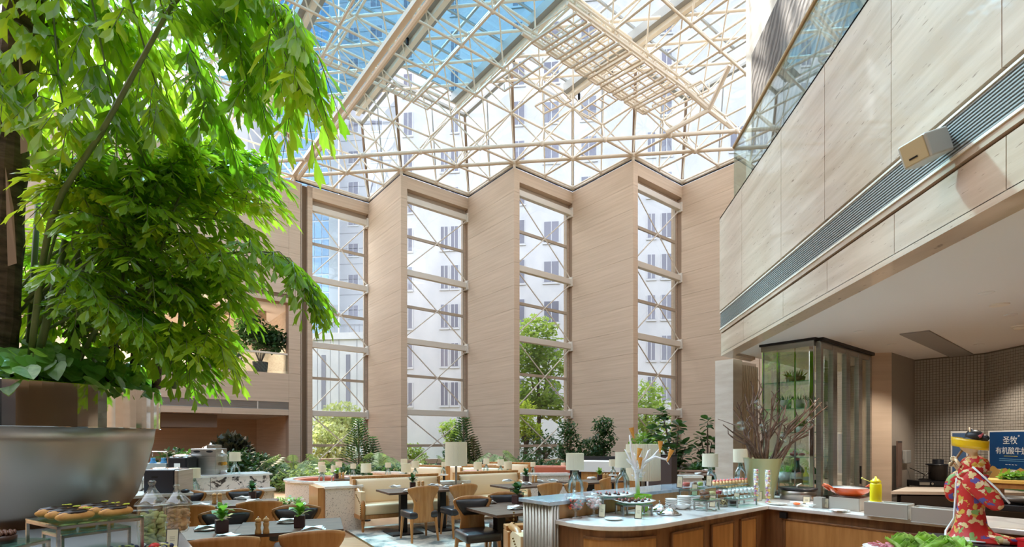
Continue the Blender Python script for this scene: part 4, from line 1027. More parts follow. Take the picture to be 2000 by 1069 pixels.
shrub(340, 15.0, 1.25, .5, 'dark leafy plant behind the coffee machines', leaf_dark, 520, .2, [(0, .75, .9), (.8, .72, .7)], 0, 0)
shrub(372, 14.5, 1.2, .35, 'second dark plant behind the stainless dispenser', leaf_dark, 420, .2, [(0, .8, 1)], 0, 0)
shrub(600, 16.0, .55, .6, 'low pale leafed plants beside the curved counter', leaf_pale, 300, .16, [(0, .6, 1), (1.2, .5, .9), (-1, .5, .8)])
for i in range(7):
    px = 650 + 62*i; shrub(px, 18.0, .55, .55, 'low dark ground cover, patch %s along the bed' % ['behind the round booth', 'at the foot of the first window', 'at the foot of the first pier', 'behind the first booth', 'behind the floor lamp', 'behind the second booth', 'under the second pier'][i], leaf_dark, 420, .15, [(0, .55, 1), (1.0, .5, .9)])
# balcony bamboo
o = thing('balcony_bamboo', 'dark bushy bamboo in a pot behind the balcony glass', 'plant', (0, 0, 0)); q = Matrix.Translation((NX[0], NY, 0)) @ Matrix.Rotation(R45, 4, 'Z') @ Vector((-1.35, 1.2, 4.92)); o.location = q
MB().lathe([(.3, 0), (.38, .75), (.33, .75), (.3, .6), (.0001, .6)], 20).build('pot', M('dark_pot', (58, 56, 56), .6), o)
mb = MB(); st = MB()
for i in range(12):
    a = i*2.4; c = Vector((cos(a)*.8, sin(a)*.6, 2.0 + .8*((i*7) % 5)/4)); st.tube([(0, 0, .6), (c.x*.4, c.y*.4, 1.4), c], [.02, .016, .006], 5); blob_leaves(mb, c - Vector((0, 0, .2)), .6, .6, .6, 170, .26, .3)
st.build('canes', bark, o); mb.build('foliage', leaf_dark, o)
for du, lb in ((-2.7, 'left'), (-3.6, 'far left')):
    o2 = thing('balcony_bamboo', 'lower bamboo at the ' + lb + ' of the balcony', 'plant', (0, 0, 0)); o2.location = Matrix.Translation((NX[0], NY, 0)) @ Matrix.Rotation(R45, 4, 'Z') @ Vector((du, 1.6, 4.92))
    MB().lathe([(.25, 0), (.3, .6), (.0001, .6)], 18).build('pot', soil, o2); mb = MB(); blob_leaves(mb, Vector((0, 0, 1.3)), .7, .6, .8, 420, .24, .3); mb.build('foliage', leaf_dark, o2)

philo(1545, 15.5, 1.6, 12, 'broad plant glimpsed through the glass cabinet, left', leaf_vine, 1.4, 1.0)
# ================================================================= buffet counter on the right
bc = thing('buffet_counter', 'L shaped oak buffet counter with a white marble top at right', 'counter', (0, 0, 0), R45)
curve = [(3.1 + .62*(1 - sin(t*pi/24)**.9), 2.58 + .52*(1 - cos(t*pi/24)**.9 if t < 12 else 1)) for t in range(0, 13)]
def cpoly(ins): 
    front = [(6.6, 3.3), (3.1 + ins, 3.3)] + [(min(max(x, 3.1 + ins), 9), y + ins) for x, y in reversed(curve)] + [(5.54 + ins, 2.58 + ins), (5.6 + ins, -.6), (6.4, -.6), (6.4, 2.7), (6.6, 2.7)]
    return front
MB().prism(cpoly(0), .878, .92).build('marble_top', marble, bc, bevel=.008)
MB().prism(cpoly(.05), 0, .878).build('carcass', oak_dark, bc)
def rpanel(a0, a1, c, nm='panel'):
    MB().box(a0, a1, c - .012, c + .005, .1, .80).build(nm, honey, bc, bevel=.005)
    MB().box(a0 - .02, a1 + .02, c - .018, c + .004, .80, .82).box(a0 - .02, a0, c - .018, c + .004, .08, .82).box(a1, a1 + .02, c - .018, c + .004, .08, .82).build('moulding', oak_dark, bc, bevel=.004)
for a0, a1 in ((3.86, 4.34), (4.50, 4.88), (5.04, 5.34)): rpanel(a0, a1, 2.625)
cp = [(x + .0, y + .042) for x, y in curve[:]]
def strip(i0, i1, off, z0, z1, nm, m):
    mb = MB(); P = [Vector((max(x, 3.15), y, 0)) for x, y in cp]; ns = []
    for i in range(i0, i1 + 1):
        d = (P[min(i + 1, 12)] - P[max(i - 1, 0)]).normalized(); n = Vector((d.y, -d.x, 0)); n = n if n.x + n.y < 0 else -n; ns.append((P[i] + n*off, P[i] - n*.02))
    vs = [q + Vector((0, 0, z)) for p in ns for q in p for z in (z0, z1)]; fs = []
    for i in range(len(ns) - 1):
        o = 4*i; fs += [(o, o+1, o+5, o+4), (o+1, o+3, o+7, o+5), (o+2, o+6, o+7, o+3)]
    fs += [(0, 2, 3, 1), (4*len(ns)-4, 4*len(ns)-3, 4*len(ns)-1, 4*len(ns)-2)]
    mb.raw(vs, fs).build(nm, m, bc)
strip(1, 10, .012, .1, .80, 'curved_panel', honey); strip(1, 10, .02, .80, .82, 'curved_moulding', oak_dark)
for c0, c1 in ((1.05, 2.42), (-.5, .85)):
    MB().box(5.575, 5.592, c0, c1, .1, .78).build('panel', honey, bc, bevel=.005)
    MB().box(5.568, 5.592, c0 - .02, c1 + .02, .78, .80).box(5.568, 5.592, c1, c1 + .02, .08, .8).box(5.568, 5.592, c0 - .02, c0, .08, .8).build('moulding', oak_dark, bc, bevel=.004)
MB().box(5.55, 5.59, 2.40, 2.47, .80, .86).build('socket', dark_metal, bc)
MB().cyl((5.55, .95, .815), (5.59, .95, .815), .022, n=14).build('button', porc, bc)
lg = thing('counter_ledge', 'raised blue grey stone ledge behind the buffet with a fluted metal end post', 'ledge', (0, 0, 0), R45)
MB().box(3.03, 7.0, 3.29, 3.72, 1.045, 1.08).build('stone_slab', M('blue_grey_marble', (206, 214, 222), .12, col2=(150, 172, 192), scale=(3, 3, 3), dist=1.5, coat=.5), lg, bevel=.004)
MB().box(3.16, 6.6, 3.31, 3.36, .921, 1.045).build('front_board', honey, lg); MB().box(3.16, 7.0, 3.36, 3.70, 0, 1.045).build('carcass', oak_dark, lg)
MB().box(3.07, 3.16, 3.31, 3.70, 0, 1.045).build('post', fluted, lg)
for i in range(9): part('flute', 'flute', lambda b: b.cyl((0, 0, 0), (0, 0, 1.044), .017, n=8), fluted, lg, True, mat=T(3.072, 3.335 + .0425*i, 0))
for i in range(3): part('flute', 'flute', lambda b: None, fluted, lg, True, mat=T(3.075 + .035*i, 3.312, 0))
CZ = .9205
ORD2 = ['lowest', 'second', 'third', 'fourth', 'fifth', 'sixth']
ORD = ['leftmost'] + [w + ' from the left' for w in 'second third fourth fifth sixth seventh eighth ninth tenth eleventh'.split()]
def P2(px, py, z=CZ): p = at(px, py, z); p.z = z; return p
def yaw(p): return math.atan2(-p.x, p.y)        # faces along the line of sight
# glass jars on stems
red_c = M('red_sweets', (206, 40, 40), .3, rnd=.4); dk_c = M('dark_sweets', (44, 34, 48), .3); or_c = M('orange_sweets', (236, 110, 40), .3); pink_c = M('pink_meringue', (240, 190, 184), .6)
def compote(p, label, mats):
    t = thing('candy_jar', label, 'jar', p, 0)
    part('comp', 'foot', lambda b: b.lathe([(.062, 0), (.06, .006), (.014, .02), (.011, .05), (.02, .065)], 24), glassw, t, True)
    part('comp', 'bowl', lambda b: b.lathe([(.02, .065), (.05, .075), (.078, .10), (.082, .165), (.084, .17)], 28, caps=False), glassw, t, True)
    part('comp', 'lid', lambda b: b.lathe([(.092, .172), (.088, .182), (.05, .20), (.014, .212), (.012, .22), (.02, .232), (.012, .245), (.0001, .247)], 28), glassw, t, True)
    for i in range(46):
        a, r = random.random()*6.28, sqrt(random.random())*.062; z = .088 + .075*random.random()
        part(('sw', id(mats[i % len(mats)])), 'sweet', lambda b: b.sphere((0, 0, 0), .014, 8, 6, (1, 1, .8)), mats[i % len(mats)], t, True, mat=T(r*cos(a), r*sin(a), z))
compote(P2(1124, 1012), 'stemmed glass jar of red and dark berries at the counter end', [red_c, red_c, dk_c, dk_c, or_c])
compote(P2(1160, 1009), 'stemmed glass jar of pale pink meringues behind the menu card', [pink_c, pink_c, porc])
card_p = M('card_paper', (232, 222, 190), .7); cf = M('card_frame', (48, 40, 36), .5); ink = M('card_ink', (150, 140, 120), .8)
def card(p, label, h=.125, w=.062, roll=.12):
    t = thing('menu_card', label, 'card', p, yaw(p), 'framed menu cards'); t.rotation_euler = (radians(-16), roll*.5, yaw(p))
    part(('card', h), 'frame', lambda b: b.box(-w/2, w/2, 0, .008, 0, h), cf, t); part(('card', h), 'paper', lambda b: b.box(-w/2 + .005, w/2 - .005, -.0015, .001, .005, h - .005), card_p, t)
    part(('card', h), 'print', lambda b: [b.box(-w*.2, w*.2, -.0022, -.001, h*(.4 + .09*i), h*(.4 + .09*i) + .003) for i in range(3)], ink, t)
    part(('card', h), 'prop', lambda b: b.box(-.012, .012, .008, .035, 0, .006), cf, t)
for px, py, z, lb in ((1175, 1011, CZ, 'menu card in front of the pink meringue jar'), (1246, 1014, CZ, 'menu card in front of the chocolate plate stand'), (1276, 985, CZ, 'menu card behind the silver domes'),
                      (1327, 953, 1.1, 'menu card left of the pink jar on the upper glass'), (1356, 968, 1.02, 'menu card left of the brown sauce bowl'), (1391, 991, CZ, 'menu card leaning by the grey spoon'), (1438, 985, CZ, 'menu card behind the dark berry cube'), (1384, 950, 1.1, 'menu card behind the black jar')):
    card(P2(px, py, z), lb)
for px, py, lb, h in ((1575, 985, 'cream card in front of the crepe plate', .085), (1611, 993, 'cream card in front of the orange wok', .105), (1769, 1013, 'cream card between the grey boxes before the kitchen', .11), (1482, 978, 'clear framed card at the foot of the olive vase', .11)):
    card(P2(px, py), lb, h, .07, .05)
def plate(p, label, R=.1, grp=None):
    t = thing('plate', label, 'plate', p, 0, grp)
    part(('pl', R), 'dish', lambda b: b.lathe([(.0001, .006), (R*.6, .006), (R, .018), (R*1.02, .016), (R*.6, 0), (.0001, 0)], 28), porc, t, True); return t
plate(P2(1198, 1016), 'white plate at the curved counter front', .078)
plate(P2(1517, 986), 'white plate at the inner corner of the counter', .10); plate(P2(1640, 1000), 'white plate with a spoon before the grey box', .085)
t = thing('spoon', 'steel spoon lying on the white plate before the grey box', 'spoon', P2(1640, 1000, CZ + .0185)); MB().tube([(-.05, 0, .004), (.05, .01, .006)], .004, 6).sphere((.065, .012, .006), .014, 8, 6, (1.3, .8, .3)).build('body', chrome, t, True)
def bowl(p, label, R=.07, h=.045, m=None):
    t = thing('bowl', label, 'bowl', p); part(('bw', R, h), 'dish', lambda b: b.lathe([(.0001, 0), (R*.5, 0), (R*.95, h*.8), (R, h), (R*.9, h*.85), (R*.45, h*.2), (.0001, h*.2)], 28), m or porc, t, True); return t
bowl(P2(1556, 988), 'white bowl of orange pieces before the crepe maker', .065, .04); o = thing('orange_topping', 'heap of orange topping in a white bowl', 'food', P2(1556, 988, CZ + .01)); MB().sphere((0, 0, .02), .034, 10, 6, (1, 1, .45)).build('heap', or_c, o)
bowl(P2(1588, 991), 'white bowl between the two cream cards', .07, .04); bowl(P2(1628, 991), 'square sided cream bowl right of the cream card', .055, .055); bowl(P2(1331, 995), 'white oval bowl in front of the plate stacks', .085, .05)
def riser(p, lx, ly, h, rz, label, m=None):
    t = thing('glass_riser', label, 'display stand', p, rz, 'steel and glass display risers')
    MB().box(-lx/2, lx/2, -ly/2, ly/2, h, h + .01).build('glass_top', glassg, t)
    MB().box(-lx/2, lx/2, -ly/2, -ly/2 + .014, h - .014, h).box(-lx/2, lx/2, ly/2 - .014, ly/2, h - .014, h).box(-lx/2, -lx/2 + .014, -ly/2, ly/2, h - .014, h).box(lx/2 - .014, lx/2, -ly/2, ly/2, h - .014, h).build('top_frame', steel, t)
    for x in (-1, 1):
        for y in (-1, 1): MB().box(x*(lx/2 - .007) - .007, x*(lx/2 - .007) + .007, y*(ly/2 - .007) - .007, y*(ly/2 - .007) + .007, 0, h).build('leg', steel, t)
    return t
choc = M('chocolate', (70, 38, 26), .35)
def tray(p, rz, label, n=5, lx=.32, ly=.16, item=choc, il='chocolate bite'):
    t = thing('serving_plate', label, 'plate', p, rz)
    def fn(u, v): return Vector(((u-.5)*lx, (v-.5)*ly, .012 + .02*abs(2*u-1)**3)), Vector((0, 0, 1))
    MB().sheet(fn, 10, 3, .008).build('dish', porc, t, True)
    for i in range(n):
        for j in range(2):
            q = Vector(((i/(n-1) - .5)*lx*.75, (j - .5)*ly*.45, 0)); pw = Matrix.Translation(p) @ Matrix.Rotation(rz, 4, 'Z') @ q
            o = thing(il.replace(' ', '_'), '%s, %s in the %s row on the %s' % (il, ORD[i], 'front' if j == 0 else 'back', 'front riser' if 'front' in label else 'taller riser'), 'sweet', (pw.x, pw.y, p.z + .011), i)
            part('bite', 'base', lambda b: b.lathe([(.016, 0), (.018, .012), (.006, .02)], 10), item, o, True); part('bite', 'crown', lambda b: b.sphere((0, 0, .025), .009, 8, 6), M('pink_crumb', (206, 130, 120), .6) if 'pc' not in globals() else pc, o, True)
RA = R45
p = P2(1238, 1006); riser(p, .30, .17, .10, RA - .45, 'glass riser carrying the front chocolate plate'); tray(p + Vector((0, 0, .111)), RA - .45, 'white rectangular plate of chocolates on the front riser', 5, .36, .17)
p = P2(1196, 1003.5); riser(p, .26, .14, .155, RA - .45, 'taller glass riser behind the meringue jar'); tray(p + Vector((0, 0, .166)), RA - .45, 'white rectangular plate of chocolates on the taller riser', 4, .36, .17)
o = thing('green_bowl', 'lime green glass bowl beside the coral branch', 'bowl', P2(1256, 999, CZ)); o.scale = (1.2, 1.2, 1.25); MB().lathe([(.03, 0), (.045, .01), (.05, .06), (.07, .085), (.076, .13), (.07, .13), (.06, .09), (.03, .05)], 9).build('dish', M('lime_glass', (150, 206, 60), .2, coat=.4), o)
# white coral branch with cones
o = thing('coral_branch', 'white twisted coral branch holding ice cream cones', 'branch', P2(1246, 966, 1.0795)); coral = M('white_coral', (244, 240, 240), .5)
bp = o.location.copy(); t_ = (bp - Vector((0, 0, 0))).dot(Vector((-ST, CT, 0)))
def cv(px, py, dt=0): q = atd(px, py, t_ + dt); return q - bp
mb = MB(); Z = Vector((0, 0, 0))
for pts, r in (([Z, cv(1244, 930), cv(1240, 905), cv(1233, 880), cv(1230, 850)], [.022, .022, .018, .012, .008]), ([cv(1244, 925), cv(1255, 908), cv(1275, 893), cv(1293, 872)], [.018, .015, .012, .006]), ([cv(1242, 915), cv(1232, 900), cv(1220, 878)], [.014, .01, .005]),
               ([cv(1246, 915, -.05), cv(1262, 895, -.05), cv(1267, 880, -.05)], [.014, .012, .008]), ([cv(1255, 905), cv(1280, 893, -.06), cv(1300, 898, -.06), cv(1315, 884, -.06)], [.013, .011, .01, .005]), ([cv(1240, 912), cv(1228, 902), cv(1224, 897)], [.012, .009, .006]), ([cv(1250, 940, .03), cv(1252, 915, .04), cv(1245, 895, .05)], [.018, .014, .008]), ([cv(1262, 892), cv(1270, 878)], [.009, .004]), ([cv(1300, 897, -.06), cv(1307, 908, -.06)], [.007, .004])):
    mb.tube(pts, r, 7)
for i in range(26): q = cv(1236 + random.random()*20, 890 + random.random()*45, random.uniform(-.03, .05)); mb.tube([q, q + Vector((random.uniform(-.05, .05), random.uniform(-.03, .03), random.uniform(-.01, .06)))], [.008, .003], 5)
mb.build('branches', coral, o, True)
cone_m = M('wafer_cone', (236, 170, 76), .6, col2=(214, 140, 52), scale=(60, 60, 60))
for px, py, qx, qy, lb, dt in ((1233, 836, 1238, 858, 'topmost wafer cone on the white coral branch', -.02), (1250, 876, 1244, 900, 'left middle wafer cone on the white coral branch', -.06), (1250, 894, 1250, 917, 'lowest wafer cone on the white coral branch', -.07), (1290, 862, 1289, 886, 'upper right wafer cone on the white coral branch', -.02), (1312, 879, 1303, 903, 'rightmost wafer cone on the white coral branch', -.08)):
    a, b2 = atd(px, py, t_ + dt), atd(qx, qy, t_ + dt); c = thing('wafer_cone', lb, 'cone', b2, 0, 'wafer cones on the coral branch')
    MB().cyl((0, 0, 0), a - b2, .004, .026, 14, False).cyl((0, 0, 0), (a - b2)*.97, .002, .02, 12).build('wafer', cone_m, c, True)
# silver domes
for px, py, lb in ((1288, 997, 'rear silver cone shaped dome on the counter'), (1307, 1005, 'front silver cone shaped dome on the counter')):
    p = P2(px, py); t = thing('silver_dome', lb, 'dish cover', p, 0, 'silver dish covers')
    part('dome', 'tray', lambda b: b.lathe([(.0001, 0), (.10, 0), (.115, .008), (.1, .01), (.0001, .01)], 28), chrome, t, True); part('dome', 'cover', lambda b: b.lathe([(.09, .01), (.085, .02), (.03, .06), (.012, .066)], 28), chrome, t, True); part('dome', 'knob', lambda b: b.lathe([(.008, .066), (.006, .074), (.014, .086), (.0001, .096)], 12), chrome, t, True)
# plate stacks
for (px, py, n, R, lb) in ((1311, 992, 5, .06, 'left'), (1336, 990, 6, .07, 'middle'), (1357, 985, 5, .058, 'right')):
    p = P2(px, py + 2)
    for i in range(n):
        t = thing('small_plate', 'white dish, %s up from the counter in the %s stack' % (ORD2[i], lb), 'plate', (p.x, p.y, CZ + .0205*i), 0, 'stacked white dishes')
        part(('sp', R), 'dish', lambda b: b.lathe([(.0001, 0), (R*.8, 0), (R, .012), (R, .02), (R*.9, .02), (R*.75, .008), (.0001, .008)], 24), porc, t, True)
# tiers on the right part of the left wing
pt = P2(1402, 985); riser(P2(1380, 996), .24, .15, .10, RA, 'front low glass riser with the sauce bowls'); riser(P2(1447, 988), .42, .15, .085, RA, 'front low glass riser with the row of white desserts')
riser(P2(1352, 985.5), .30, .13, .165, RA, 'rear glass riser with the pink and green jars'); riser(P2(1432, 977.5), .50, .14, .155, RA, 'rear glass riser with the pink topped cups')
def jar(p, R, h, m, label, fill=.65):
    t = thing('dessert_jar', label, 'jar', p); part(('dj', R, h), 'glass', lambda b: b.lathe([(R*.85, 0), (R, h*.2), (R, h*.85), (R*.9, h)], 24, caps=False), glassw, t, True)
    part(('dj', R, h, m.name), 'filling', lambda b: b.lathe([(.0001, .002), (R*.84, .002), (R*.97, h*.2), (R*.97, h*fill), (.0001, h*fill)], 24), m, t, True)
jam_p = M('pink_jam', (226, 110, 96), .3); jam_b = M('brown_jam', (120, 70, 44), .3); jam_g = M('green_jam', (150, 176, 60), .4); jam_k = M('black_jam', (40, 38, 44), .3); jam_y = M('pale_custard', (226, 220, 150), .4); jam_r = M('red_jam', (168, 30, 50), .3)
zr, zf = CZ + .176, CZ + .111
for px, py, z, R, h, m, lb in ((1339, 951, zr, .048, .07, jam_p, 'wide glass jar of pink fruit on the rear riser'), (1357, 949, zr, .022, .06, jam_b, 'small jar of brown fruit behind the pink jar'), (1368, 950, zr, .030, .065, jam_g, 'glass jar of green fruit on the rear riser'), (1381, 949, zr, .028, .065, jam_k, 'black jar of dark fruit on the rear riser'),
                                (1376, 969, zf, .052, .065, jam_b, 'wide bowl of brown sauce on the front riser'), (1391, 968, zf, .036, .06, jam_y, 'jar of pale custard on the front riser'), (1404, 966, zf, .032, .06, jam_r, 'jar of red sauce on the front riser')): jar(P2(px, py, z), R, h, m, lb)
cup_o = M('peach_cup', (244, 200, 140), .5); cup_t = M('pink_cream', (236, 120, 110), .5); cup_w = M('white_cup', (236, 240, 238), .3)
R0, R1 = P2(1393, 949, CZ + .166), P2(1455, 944, CZ + .166); nv = Vector((-(R1-R0).y, (R1-R0).x, 0)).normalized()
for i in range(11):
    for j in range(2):
        q = R0.lerp(R1, i/10) + nv*(.05*j - .02); t = thing('dessert_cup', 'peach cup with pink cream, %s in the %s row' % (ORD[i], ('front', 'back')[j]), 'dessert', q, 0, 'pink topped dessert cups')
        part('dcup', 'cup', lambda b: b.lathe([(.014, 0), (.019, .045), (.017, .045), (.0001, .04)], 12), cup_o, t, True); part('dcup', 'cream', lambda b: b.lathe([(.016, .044), (.015, .054), (.006, .064), (.0001, .066)], 10), cup_t, t, True)
R0, R1 = P2(1413, 967, CZ + .0965), P2(1476, 961, CZ + .0965); nv = Vector((-(R1-R0).y, (R1-R0).x, 0)).normalized()
for i in range(9):
    for j in range(2):
        q = R0.lerp(R1, i/8) + nv*(.06*j - .025); t = thing('white_dessert_cup', 'glass of white dessert, %s in the %s row' % (ORD[i], ('front', 'back')[j]), 'dessert', q, 0, 'white dessert glasses')
        part('wcup', 'glass', lambda b: b.lathe([(.018, 0), (.024, .055), (.022, .055), (.0001, .004)], 12), glassw, t, True); part('wcup', 'filling', lambda b: b.lathe([(.0001, .004), (.017, .004), (.022, .046), (.0001, .048)], 12), cup_w, t, True)
for px, py, m, lb in ((1410, 990, M('nut_mix', (226, 206, 150), .6, col2=(70, 50, 34), scale=(60, 60, 60), lo=.45, hi=.55), 'glass cube of mixed nuts at the counter front'), (1429, 988, M('dark_berries', (64, 30, 40), .4), 'glass cube of dark berries at the counter front')):
    p = P2(px, py); t = thing('glass_cube', lb, 'jar', p, RA - .5); MB().box(-.045, .045, -.04, .04, 0, .004).box(-.045, .045, -.04, -.037, 0, .085).box(-.045, .045, .037, .04, 0, .085).box(-.045, -.042, -.04, .04, 0, .085).box(.042, .045, -.04, .04, 0, .085).build('glass', glassw, t); MB().box(-.041, .041, -.036, .036, .004, .055).sphere((-.015, 0, .052), .024, 8, 6).sphere((.018, .005, .05), .022, 8, 6).build('filling', m, t, True)
for px, py, a, lb in ((1362, 996, .3, 'steel tongs beside the white oval bowl'), (1378, 998, -.1, 'grey spoon before the leaning menu card')):
    t = thing('serving_tool', lb, 'utensil', P2(px, py), a); MB().tube([(-.09, 0, .006), (0, .012, .018), (.08, .004, .008)], .006, 6).tube([(-.09, 0, .006), (0, -.014, .018), (.08, -.006, .008)], .006, 6).sphere((.085, 0, .012), .02, 8, 6, (1.2, 1, .5)).build('body', steel, t, True)
# candy columns
cc = [M('candy_%s' % n, c, .4) for n, c in (('yellow', (240, 206, 90)), ('pink', (236, 130, 160)), ('white', (246, 240, 234)), ('purple', (170, 120, 190)), ('peach', (244, 190, 140)))]
for px, py, top, lb in ((1500, 984, 918, 'upright glass tube of pastel sweets before the olive vase'), (1477, 980, 916, 'glass tube of pastel sweets left of the olive vase')):
    p = P2(px, py); h = (py - top)/1000*(p - Vector((0, 0, CZ))).dot(Vector((-ST, CT, 0))); t = thing('sweet_tube', lb, 'jar', p); MB().lathe([(.035, 0), (.035, h), (.032, h)], 20, caps=False).build('glass', glassw, t, True)
    for i in range(int(h/.026)):
        for k in range(2): part(('cc', (i*2 + k) % 5), 'sweet', lambda b: b.sphere((0, 0, 0), .015, 8, 6, (1, 1, .75)), cc[(i*2 + k) % 5], t, True, mat=T(.013*(1 - 2*k)*cos(i), .013*(1 - 2*k)*sin(i), .016 + .026*i))
# olive vase with branches and glass balls
bp = Vector((2.31, 6.5, CZ)); bp = P2(1489, 973); t_ = bp.dot(Vector((-ST, CT, 0)))
ov = thing('branch_vase', 'olive glazed tapered vase full of bare brown branches', 'vase', bp)
zt = EYE - .038*t_ - CZ
MB().lathe([(.0001, 0), (.125, 0), (.212, zt), (.222, zt + .005), (.205, zt), (.13, .03)], 40).build('pot', olive_pot, ov, True); MB().lathe([(.0001, zt - .06), (.195, zt - .06)], 30).build('fill', soil, ov)
tips = [(1412, 830), (1440, 785), (1455, 770), (1466, 745), (1471, 752), (1480, 800), (1492, 790), (1516, 768), (1511, 770), (1530, 798), (1535, 792), (1570, 806), (1600, 778), (1616, 794), (1605, 786), (1590, 830), (1548, 830), (1432, 800), (1450, 850), (1500, 830), (1580, 850), (1424, 850), (1538, 815), (1462, 790)]
mb = MB(); rr = random.Random(3)
for i, (px, py) in enumerate(tips):
    a = i*2.4; b0 = Vector((.12*cos(a), .12*sin(a), zt - .08)); e = atd(px, py, t_ + rr.uniform(-.25, .2)) - bp; b0.x = .5*b0.x + .12*max(-1, min(1, e.x*1.5))
    m1 = b0.lerp(e, .35) + Vector((rr.uniform(-.03, .03), 0, .09)); m2 = b0.lerp(e, .7) + Vector((rr.uniform(-.035, .035), 0, .05)); mb.tube([b0, m1, m2, e], [.014, .012, .009, .005], 6)
    for q in (m1, m2):
        for _ in range(1): mb.tube([q, q + (e - b0)*.12 + Vector((rr.uniform(-.09, .09), rr.uniform(-.06, .06), .03)), q + (e - b0)*.2 + Vector((rr.uniform(-.12, .12), rr.uniform(-.1, .1), .07))], [.009, .007, .003], 5)
mb.build('branches', twig, ov)
for px, py, lb in ((1447, 832, 'left clear glass ball hung in the bare branches'), (1480, 790, 'clear glass ball high in the bare branches'), (1530, 856, 'lower clear glass ball in the middle of the branches'), (1584, 826, 'clear glass ball right of the bare branches'), (1563, 876, 'clear glass ball over the red ornament'), (1491, 836, 'small clear glass ball in the centre of the branches')):
    q = atd(px, py, t_ - .1); t = thing('glass_ball', lb, 'ornament', q, 0, 'clear glass balls in the branches'); part('gball', 'ball', lambda b: b.sphere((0, 0, 0), .058, 20, 14), glass('ball_glass', (.94, .97, .95), 1.6) if 'x' not in CACHE else None, t, True); part('gball', 'leaf_tuft', lambda b: [oval(b, .04)] and None, leaf_vine, t, mat=T(-.02, -.01, -.03, .6, .9)); part('gball', 'hook', lambda b: b.tube([(0, 0, .055), (0, 0, .075), (.006, 0, .12)], .003, 5), chrome, t)
# right wing: crepe maker, wok, boxes, squeeze bottle
p = P2(1558, 975); t = thing('crepe_maker', 'round steel crepe maker with a black hot plate', 'crepe maker', p); MB().lathe([(.19, 0), (.19, .1), (.17, .115)], 40).build('drum', steel, t, True); MB().lathe([(.0001, .135), (.205, .135), (.21, .125), (.2, .115), (.0001, .115)], 44).build('hot_plate', black_m, t, True); MB().tube([(-.02, -.02, .136), (-.01, -.01, .16), (.05, .03, .178)], .009, 6).build('spreader', porc, t, True)
def mbox(p, lx, ly, h, rz, label):
    t = thing('steel_box', label, 'box', p, rz); MB().box(-lx/2, lx/2, -.004, ly, 0, .008).box(-lx/2, lx/2, 0, .006, 0, h).box(-lx/2, lx/2, ly - .006, ly, 0, h).box(-lx/2, -lx/2 + .006, 0, ly, 0, h).box(lx/2 - .006, lx/2, 0, ly, 0, h).build('walls', M('matt_grey_steel', (182, 176, 166), .5, metal=.2) if 'mgs' not in globals() else mgs, t, bevel=.002); MB().box(-lx/2 + .006, lx/2 - .006, .006, ly - .006, h - .02, h - .012).build('cover', cream_grey, t); return t
mgs = M('matt_grey_steel', (186, 180, 170), .5, metal=.2)
mbox(P2(1597, 993), .085, .1, .11, -R45, 'small grey steel box between the two cream cards'); wb = P2(1648, 997); mbox(wb, .27, .3, .125, -R45, 'grey steel box under the orange wok')
b1 = P2(1729, 1012); mbox(b1, .33, .2, .13, -R45, 'long grey steel box under the yellow bottle'); mbox(P2(1832, 1026), .36, .2, .13, -R45, 'long grey steel box behind the kimono figure')
q = Matrix.Translation(wb) @ Matrix.Rotation(-R45, 4, 'Z') @ Vector((0, .15, .126)); t = thing('wok', 'orange wok with a dark rim and two loop handles', 'wok', q, .1)
MB().lathe([(.0001, 0), (.09, .008), (.165, .05), (.20, .095)], 36, caps=False).build('outer_bowl', M('orange_enamel', (226, 92, 38), .25, coat=.5), t, True); MB().lathe([(.0001, .012), (.09, .018), (.16, .055), (.195, .095), (.2, .095)], 36, caps=False).build('inner_bowl', black_m, t, True)
MB().lathe([(.0001, .085), (.155, .085), (.16, .09), (.0001, .092)], 30).build('white_lining', porc, t, True)
for s in (-1, 1): MB().tube([(s*.165, -.06, .06), (s*.235, -.05, .11), (s*.25, 0, .125), (s*.235, .05, .11), (s*.165, .06, .06)], .012, 8).build('handle', M('orange_handle', (220, 96, 44), .3), t, True)
q = Matrix.Translation(b1) @ Matrix.Rotation(-R45, 4, 'Z') @ Vector((-.09, .06, .131)); yel = M('yellow_plastic', (240, 220, 20), .35); t = thing('squeeze_bottle', 'yellow plastic squeeze bottle with a tethered cap', 'bottle', q, -.6)
MB().lathe([(.044, 0), (.046, .006), (.046, .16), (.04, .172)], 28).build('body', yel, t, True); MB().lathe([(.041, .172), (.041, .195), (.03, .2), (.026, .21), (.012, .215), (.006, .235), (.0001, .236)], 24).build('nozzle', yel, t, True); MB().tube([(-.035, 0, .18), (-.07, 0, .195), (-.1, 0, .21)], .004, 6).sphere((-.104, 0, .213), .009, 8, 6).build('tether', M('pale_yellow', (234, 222, 120), .5), t, True); MB().lathe([(.0001, -.001), (.06, -.001), (.06, .004), (.0001, .004)], 24).build('saucer', porc, t, loc=(0, 0, .001))
